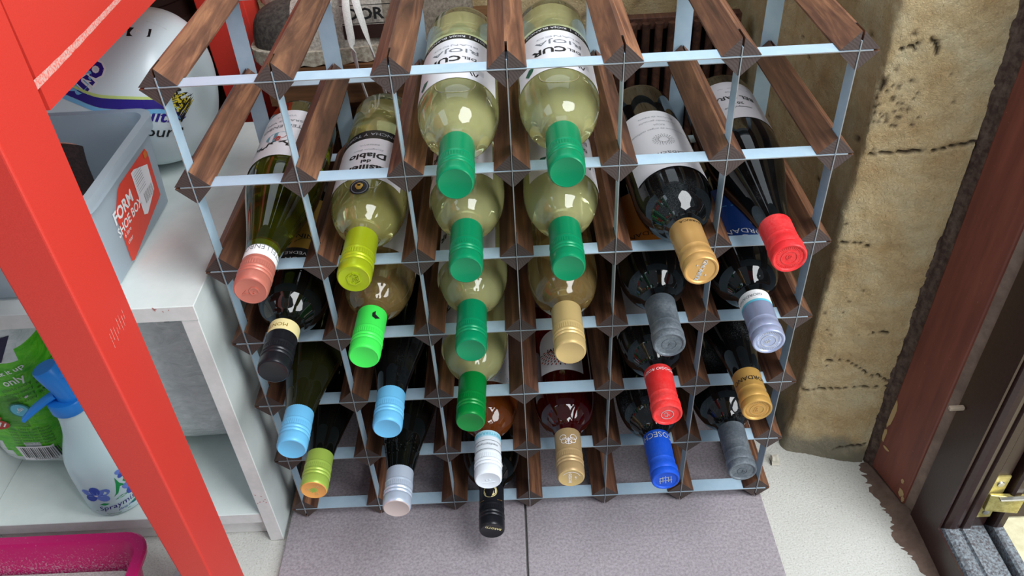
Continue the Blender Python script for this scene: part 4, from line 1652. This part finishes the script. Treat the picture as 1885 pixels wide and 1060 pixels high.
fb = base_mat('blue_flower_print', (64, 92, 190), 0.45)
fb2 = base_mat('pale_blue_flower_print', (110, 140, 222), 0.45)
fg = base_mat('leaf_green_print', (20, 156, 84), 0.45)
q = Print()
for cx, cz, sc in ((-0.014, 0.050, 1.35), (0.031, 0.044, 1.2), (0.026, 0.074, 0.8)):
    for k, a in enumerate((0.4, 1.5, 2.6, 3.9, 5.4)):
        q.ellipse(cx + 0.0075 * sc * math.cos(a), cz + 0.0062 * sc * math.sin(a), 0.0062 * sc, 0.0046 * sc, fb if k % 2 else fb2, a, 12)
    q.ellipse(cx, cz - 0.001, 0.0022, 0.0016, M['white_print'])
for pts in ([(0.004, 0.040), (0.008, 0.046), (0.012, 0.060), (0.014, 0.072), (0.016, 0.060), (0.022, 0.050), (0.015, 0.054), (0.010, 0.044)],
            [(0.004, 0.034), (0.012, 0.038), (0.020, 0.036), (0.012, 0.034)], [(0.020, 0.060), (0.026, 0.066), (0.024, 0.052)],
            [(-0.016, 0.030), (-0.010, 0.033), (-0.004, 0.030), (-0.010, 0.028)], [(0.008, 0.012), (0.020, 0.018), (0.034, 0.022), (0.022, 0.014)]):
    q.poly(pts, fg)
q.text('Spraymist', 0.004, 0.0235, 0.0125, navy, 0.0, 0.3, rot=0.12)
q.text('plant mister', 0.014, 0.0155, 0.0055, fb, 0.0, 0.3, rot=0.12)
q.line([(-0.026, 0.016), (-0.012, 0.008), (0.0, 0.007), (0.014, 0.010)], 0.0008, fg)
q.build('flower_print', on_spray, sbody)
bl = base_mat('bright_blue_plastic', (36, 138, 232), 0.35)
hd = thing('spray_head', None, None)
hd.parent = spr
hd.location = (0, 0, 0.178)
v, f = lathe_vf([(0, 0), (0.0205, 0), (0.0215, 0.002), (0.0215, 0.016), (0.020, 0.0185), (0, 0.0185)], 40)
auto_smooth(mesh_obj('collar', v, f, bl, hd))
v, f = tube([(0.004, 0, 0.016), (0.002, 0, 0.034), (-0.002, 0, 0.050), (-0.006, 0, 0.066), (-0.0065, 0, 0.068)], [0.0125, 0.0125, 0.0135, 0.0140, 0.0128], 24)
auto_smooth(mesh_obj('pump_body', v, f, bl, hd))
v, f = tube([(-0.002, 0, 0.054), (0.012, 0.004, 0.056), (0.026, 0.008, 0.055), (0.029, 0.009, 0.055)], [0.0085, 0.0085, 0.0075, 0.006], 18)
auto_smooth(mesh_obj('nozzle', v, f, bl, hd))
v, f = tube(catmull([(-0.008, -0.004, 0.026), (-0.020, -0.009, 0.020), (-0.034, -0.015, 0.011), (-0.046, -0.020, 0.001)], 4), [x[0] for x in catmull([(0.0075,), (0.0075,), (0.0072,), (0.005,)], 4)], 14, 0.55)
auto_smooth(mesh_obj('trigger', v, f, bl, hd))

# ------------------------------------------------------------------ kitchen roll packs on the lower shelf
def pack(name, label, loc, sx_, sy_, sz_, mats, pw=3.2, wr=0.0025, nu=64, nv=46, seed=0.0, paint=None):
    v, f, fm = [], [], []
    for j in range(nv + 1):
        ph = -PI / 2 + PI * j / nv
        for i in range(nu):
            a = 2 * PI * i / nu
            def sp_(w, m):
                return math.copysign(abs(w) ** m, w)
            m = 2 / pw
            x = sx_ * sp_(math.cos(ph), m * 0.9) * sp_(math.cos(a), m)
            y = sy_ * sp_(math.cos(ph), m * 0.9) * sp_(math.sin(a), m)
            z = sz_ * sp_(math.sin(ph), m)
            p = Vector((x, y, z))
            d = wr * (noise.noise(p * 45 + Vector((seed, 0, 0))) + 0.6 * abs(noise.noise(Vector((x * 120, y * 120, z * 40 + seed)))))
            nrm = p.normalized()
            v.append(tuple(p + nrm * (d - wr)))
    for j in range(nv):
        for i in range(nu):
            q_ = j * nu + i
            w = j * nu + (i + 1) % nu
            f.append((q_, w, w + nu, q_ + nu))
            cx = (v[q_][0] + v[w][0]) / 2
            cz = (v[q_][2] + v[w + nu][2]) / 2
            fm.append(paint(cx / sx_, cz / sz_) if paint else 0)
    o = mesh_obj(name, v, f, mats, None, True, fm, loc)
    return tag(o, label, 'kitchen roll')


def wrap_mat(name, c1, c2, rough=0.16):
    m = base_mat(name, c1, rough, spec=0.6)
    t = NT(m)
    a = t.noise(t.coords((1, 1, 2)), 38, 5, 0.6, 1.5)
    t.color(t.ramp(a, [(0.35, c1), (0.7, c2)]))
    t.bump(a, 0.5, 0.006)
    return m


clearw = wrap_mat('clear_wrapped_paper', (196, 204, 204), (222, 228, 228))
greenw = wrap_mat('green_printed_wrap', (66, 176, 20), (112, 204, 50))
darkgreenw = wrap_mat('deep_green_printed_wrap', (58, 140, 24), (80, 160, 40))


def green_paint(x, z):
    if z > 0.22 + 0.20 * x + 0.05 * math.sin(x * 9):
        return 0
    if z < -0.62 + 0.1 * math.sin(x * 7):
        return 0
    if -0.30 < z < -0.02 and x < 0.2:
        return 2
    return 1


gp = pack('kitchen_roll_pack', 'green printed plastic-wrapped kitchen roll pack on the lower shelf behind the mister', (-0.619, 0.172, 0.2035), 0.051, 0.130, 0.1585, [clearw, greenw, darkgreenw], 5.0, 0.0016, paint=green_paint)
gp.rotation_euler = (0, 0.09, 0)
# print on its front, laid on the wrapped surface by closest point
bmt = bmesh.new()
bmt.from_mesh(gp.data)
from mathutils.bvhtree import BVHTree
bvh = BVHTree.FromBMesh(bmt)


def on_pack(u, v):
    hit = bvh.ray_cast(Vector((u, -0.5, v)), Vector((0, 1, 0)))
    return tuple(hit[0] + Vector((0, -0.0022, 0))) if hit[0] else (u, -0.12, v)


dkgreen = base_mat('dark_green_small_print', (20, 84, 20), 0.4)
q = Print()
q.text('ny', 0.012, 0.072, 0.044, inky, 0.05)
q.text('ny', -0.026, -0.022, 0.038, inky, 0.05)
q.ellipse(-0.030, -0.046, 0.018, 0.007, M['redink'])
q.text('only', 0.022, 0.016, 0.015, M['white_print'], 0.01, rot=0.3)
q.text('soak it up', 0.018, 0.030, 0.010, M['white_print'], 0.01, rot=0.3)
for k in range(4):
    q.text('absorbs every spill', 0.026, 0.006 - k * 0.0075, 0.0060, dkgreen, 0.0, rot=0.3)
q.line([(0.026, -0.012), (0.042, -0.005)], 0.003, M['white_print'])
q.ellipse(0.014, -0.032, 0.012, 0.012, base_mat('teal_badge', (30, 130, 120), 0.4), n=20).ellipse(0.014, -0.032, 0.0100, 0.0100, M['cyan_print'], n=20)
swirls(q, 0.014, -0.032, 0.008, M['white_print'], 7, 4)
q.ellipse(-0.021, -0.058, 0.015, 0.0085, M['redink'], n=18)
for k in range(4):
    q.line([(-0.032 + k * 0.006, -0.062), (-0.027 + k * 0.006, -0.054)], 0.0018, M['white_print'])
for k in range(6):
    q.text('keep away from flame', 0.012, -0.066 - k * 0.0052, 0.0052, dkgreen)
q.rect(-0.014, 0.040, -0.132, -0.100, M['paper'], 4)
for k in range(19):
    w = 0.0015 if k % 4 == 1 else 0.0008
    q.rect(-0.010 + k * 0.0024, -0.010 + k * 0.0024 + w, -0.126, -0.103, M['black'])
q.text('5 000456 789', 0.013, -0.1290, 0.0050, M['black'])
q.build('wrap_print', lambda u, v: on_pack(min(u + 0.003, 0.0495), v + 0.010), gp)
bmt.free()
wp = pack('kitchen_roll_pack', 'plain clear-wrapped white kitchen roll pack behind the red table leg', (-0.424, 0.185, 0.203), 0.078, 0.125, 0.158, [clearw], 3.6, 0.003, seed=4.0)
for o_ in (gp, wp):
    o_['group'] = 'kitchen roll packs on the lower shelf'
q = Print()
for k in range(9):
    for j in range(2):
        q.ellipse(0.010 + k * 0.006 - j * 0.004 * k, 0.12 - j * 0.016 - (k // 3) * 0.010, 0.0011, 0.0008, M['grey_print'])
bmt = bmesh.new()
bmt.from_mesh(wp.data)
bvh = BVHTree.FromBMesh(bmt)
q.build('air_holes', on_pack, wp)
bmt.free()

# ------------------------------------------------------------------ magenta trough with grey dust
mag = base_mat('magenta_plastic', (186, 16, 96), 0.38)
t = NT(mag)
a = t.noise(t.coords(), 420, 5, 0.75)
sxz = t.n('ShaderNodeSeparateXYZ')
tc = t.n('ShaderNodeTexCoord')
t.l(tc.outputs['Object'], sxz.inputs[0])
mr = t.n('ShaderNodeMapRange')
mr.inputs[1].default_value, mr.inputs[2].default_value, mr.inputs[3].default_value, mr.inputs[4].default_value = 0.0, 0.075, 0.10, -0.16
t.l(sxz.outputs['Z'], mr.inputs[0])
ad = t.n('ShaderNodeMath', operation='ADD')
t.l(a, ad.inputs[0])
t.l(mr.outputs[0], ad.inputs[1])
t.color(t.mix(t.ramp(ad.outputs[0], [(0.46, (0, 0, 0)), (0.58, (210, 210, 210))]), (184, 14, 96), (200, 184, 188)))
tub = thing('plastic_trough', 'magenta plastic trough dusted with grey powder at the lower left', 'trough', (-0.645, -0.195, -0.009))
rg = lambda e, r: rrect(-0.185 - e, 0.185 + e, -0.125 - e, 0.125 + e, r)
o = tray('trough_body', [(rg(-0.012, 0.02), 0.0), (rg(-0.006, 0.024), 0.005), (rg(0.003, 0.026), 0.066), (rg(0.012, 0.030), 0.070), (rg(0.013, 0.030), 0.076), (rg(0.011, 0.030), 0.079),
                         (rg(0.001, 0.024), 0.079), (rg(-0.002, 0.022), 0.074), (rg(-0.012, 0.020), 0.012), (rg(-0.022, 0.016), 0.006)], mag, tub)
auto_smooth(o, 0.6)
pw_ = speckle_mat('grey_powder', (176, 172, 164), (204, 202, 196), 400, 0.95, 0.4, 0.6, bump=0.5, dist=0.002)
ring = rg(-0.0125, 0.020)
v, f = [(0, 0, 0.046)], []
n = len(ring)
for s in (0.35, 0.7, 1.0):
    for x, y in ring:
        v.append((x * s, y * s, 0.040 + 0.006 * noise.noise(Vector((x * s * 30, y * s * 30, 1))) - (0.004 if s == 1.0 else 0)))
for k in range(n):
    f.append((0, 1 + k, 1 + (k + 1) % n))
    for j in range(2):
        a_, b_ = 1 + j * n + k, 1 + j * n + (k + 1) % n
        f.append((a_, a_ + n, b_ + n, b_))
o = mesh_obj('powder', v, f, pw_, tub, smooth=True)
o['kind'] = 'stuff'

# crumpled clear plastic between trough and shelf
v, f = [], []
for j in range(15):
    for i in range(15):
        x, y = i / 14 - 0.5, j / 14 - 0.5
        h = 0.020 * max(0, 1 - 3.2 * (x * x + y * y)) + 0.010 * abs(noise.noise(Vector((x * 9, y * 9, 2))))
        v.append((x * 0.072, y * 0.11, h))
for j in range(14):
    for i in range(14):
        q_ = j * 15 + i
        f.append((q_, q_ + 1, q_ + 16, q_ + 15))
o = mesh_obj('plastic_bag', v, f, base_mat('thin_film', (222, 222, 228), 0.2, trans=0.35), None, False, None, (-0.405, -0.110, -0.0085))
tag(o, 'crumpled clear plastic bag on the floor beside the magenta trough', 'plastic bag')

# ------------------------------------------------------------------ old shoes on a crate behind the rack
cratewood = base_mat('orange_pine', (178, 122, 70), 0.7)
t = NT(cratewood)
a = t.noise(t.coords((2, 20, 20)), 5, 5)
t.color(t.ramp(a, [(0.35, (70, 46, 28)), (0.65, (112, 75, 44))]))
cr = thing('wooden_crate', 'pine slatted crate behind the wine rack with old shoes on top', 'crate', (-0.148, 0.442, -0.0085))
for x in (-0.145, 0.145):
    for y in (-0.085, 0.085):
        box('post', x - 0.012, x + 0.012, y - 0.012, y + 0.012, 0, 0.457, cratewood, cr)
for k in range(7):
    z = 0.022 + k * 0.064
    if k == 6:
        box('slat', -0.160, 0.160, -0.106, -0.0985, z + 0.016, z + 0.046, cratewood, cr)
    box('slat', -0.160, 0.160, 0.0985, 0.106, z, z + 0.048, cratewood, cr)
for k in range(4):
    y = -0.095 + k * 0.051
    box('slat', -0.160, 0.160, y, y + 0.036, 0.4573, 0.4673, cratewood, cr)

shoe_grey = speckle_mat('worn_grey_suede', (96, 88, 78), (136, 126, 112), 260, 0.95, 0.35, 0.65, bump=0.4, dist=0.001)
shoe_light = speckle_mat('worn_pale_canvas', (138, 132, 124), (172, 166, 156), 340, 0.9, bump=0.4, dist=0.001)
shoe_dark = speckle_mat('worn_dark_leather', (44, 41, 38), (72, 68, 62), 200, 0.75, bump=0.3)
sole_m = speckle_mat('dirty_rubber', (186, 180, 164), (142, 132, 116), 160, 0.85, bump=0.3)
lace_m = speckle_mat('white_lace', (212, 210, 206), (192, 190, 186), 900, 0.9, bump=0.3, dist=0.0005)


def shoe(label, loc, rotz, toe_mat, up_mat):
    root = thing('shoe', label, 'shoe', loc, 'pair of old shoes on the crate')
    root.rotation_euler = (0, 0, rotz)
    # along -x: toe at x=-0.14, heel at x=+0.14
    xs = [-0.142, -0.135, -0.115, -0.085, -0.05, -0.01, 0.03, 0.07, 0.105, 0.130, 0.141]
    wd = [0.012, 0.028, 0.040, 0.046, 0.046, 0.042, 0.037, 0.035, 0.035, 0.030, 0.016]
    ht = [0.018, 0.036, 0.048, 0.054, 0.062, 0.074, 0.086, 0.090, 0.090, 0.088, 0.080]
    n = 14
    v, f, fm = [], [], []
    P_ = catmull([(x, w, h) for x, w, h in zip(xs, wd, ht)], 3)
    for x, w, h in P_:
        for k in range(n + 1):
            a = PI * k / n
            e = 0.75
            yy = w * math.copysign(abs(math.cos(a)) ** e, math.cos(a))
            z = 0.018 + h * abs(math.sin(a)) ** 0.8
            nz_ = 0.0018 * noise.noise(Vector((x * 40, yy * 40, z * 40)))
            v.append((x, yy * (1 - 0.12 * abs(math.sin(a))), z + nz_))
    m_ = len(P_)
    for i in range(m_ - 1):
        for k in range(n):
            q_ = i * (n + 1) + k
            f.append((q_, q_ + n + 1, q_ + n + 2, q_ + 1))
            fm.append(0 if P_[i][0] < -0.095 else (1 if P_[i][0] < 0.02 else 2))
    f.append(tuple(range(n + 1)))
    fm.append(0)
    f.append(tuple((m_ - 1) * (n + 1) + k for k in reversed(range(n + 1))))
    fm.append(2)
    fix_normals(mesh_obj('upper', v, f, [toe_mat, shoe_light, up_mat], root, True, fm))
    # sole with a scalloped tread
    v, f = [], []
    m_ = len(P_)
    for x, w, h in P_:
        tr_ = 0.003 if int((x + 0.2) / 0.011) % 2 else 0.0
        for y, z in ((-w - 0.004, 0.0 + tr_), (w + 0.004, 0.0 + tr_), (w + 0.005, 0.020), (-w - 0.005, 0.020)):
            v.append((x * 1.03, y, z))
    for i in range(m_ - 1):
        for k in range(4):
            q_, w_ = i * 4 + k, i * 4 + (k + 1) % 4
            f.append((q_, w_, w_ + 4, q_ + 4))
    f += [(3, 2, 1, 0), tuple((m_ - 1) * 4 + k for k in range(4))]
    fix_normals(mesh_obj('sole', v, f, sole_m, root))
    # side panel lettering, tongue, collar
    v, f = tube(catmull([(-0.055, 0, 0.078), (-0.02, 0, 0.094), (0.012, 0, 0.116), (0.020, 0, 0.128)], 4), [0.020] * 12 + [0.021], 12, 0.25)
    auto_smooth(mesh_obj('tongue', v, f, shoe_light, root))
    v, f = tube([(0.018 + 0.045 * math.cos(a) + 0.035, 0.026 * math.sin(a), 0.105 - 0.006 * math.cos(2 * a)) for a in [2 * PI * k / 20 for k in range(21)]], [0.0075] * 21, 10)
    auto_smooth(mesh_obj('collar', v, f, shoe_light, root))
    for k in range(4):
        x = -0.052 + k * 0.018
        v, f = tube(catmull([(x, -0.036, 0.066 + k * 0.006), (x + 0.002, -0.018, 0.083 + k * 0.008), (x + 0.004, 0.018, 0.084 + k * 0.008), (x + 0.006, 0.036, 0.066 + k * 0.006)], 3), [0.0032] * 10, 8, 0.5)
        auto_smooth(mesh_obj('lace', v, f, lace_m, root))
    return root


s1 = shoe('lower of two old grey trainers stacked on the crate, dangling white laces', (-0.183, 0.398, 0.4592), 0.02, shoe_dark, shoe_grey)
s2 = shoe('upper of two old grey trainers stacked behind the rack', (-0.186, 0.492, 0.5020), 0.03, shoe_grey, shoe_grey)
q = Print().text('DOR', -0.004, 0, 0.019, M['black'], 0.03, sx=1.25)
q.rect(-0.036, 0.036, -0.0115, -0.0105, M['black']).rect(-0.036, 0.036, 0.0105, 0.0115, M['black'])
q.rect(-0.036, 0.030, -0.030, -0.0125, M['brown_plastic'], 3)
q.build('lettering', lambda u, v: (0.012 + u * 0.9, -0.0425 + 0.10 * max(0.0, v + 0.01), 0.060 + v), s1)
# two lace strands hanging down in front
for k, pts in enumerate(([(-0.004, -0.030, 0.100), (-0.008, -0.060, 0.085), (-0.007, -0.073, 0.050), (-0.005, -0.073, 0.000), (0.004, -0.070, -0.060), (0.012, -0.066, -0.110)],
                         [(0.000, -0.030, 0.100), (0.004, -0.062, 0.085), (0.012, -0.074, 0.050), (0.020, -0.073, 0.000), (0.026, -0.070, -0.050), (0.034, -0.064, -0.100)])):
    pc = catmull(pts, 6)
    v, f = tube(pc, [0.0046] * len(pc), 8, 0.35)
    auto_smooth(mesh_obj('lace', v, f, lace_m, s1))

# dark slatted rack behind on the right
slm = wood_mat('dark_dowel_wood', (40, 24, 18), (74, 46, 36), (104, 68, 52))
sr = thing('slatted_screen', 'dark brown wooden slatted screen leaning behind the right of the rack', 'screen', (0.262, 0.545, -0.0085))
box('rail', -0.105, 0.085, -0.010, 0.010, 0.022, 0.044, slm, sr, 0.001)
box('rail', -0.105, 0.085, -0.008, 0.010, 0.418, 0.436, slm, sr, 0.001)
v, f = lathe_vf([(0, 0), (0.0062, 0), (0.0062, 0.425), (0, 0.425)], 12)
box('gap_shade', -0.104, 0.084, 0.0105, 0.0150, 0.010, 0.432, base_mat('painted_gap_shade', (20, 15, 13), 0.9), sr)  # added black sheet, paints in the dark of the gaps between slats
d0 = None
for k in range(10):
    x = -0.095 + k * 0.019
    if d0 is None:
        d0 = auto_smooth(mesh_obj('slat', v, f, slm, sr, loc=(x, -0.016, 0.006)))
    else:
        share('slat', d0.data, sr, (x, -0.016, 0.006))
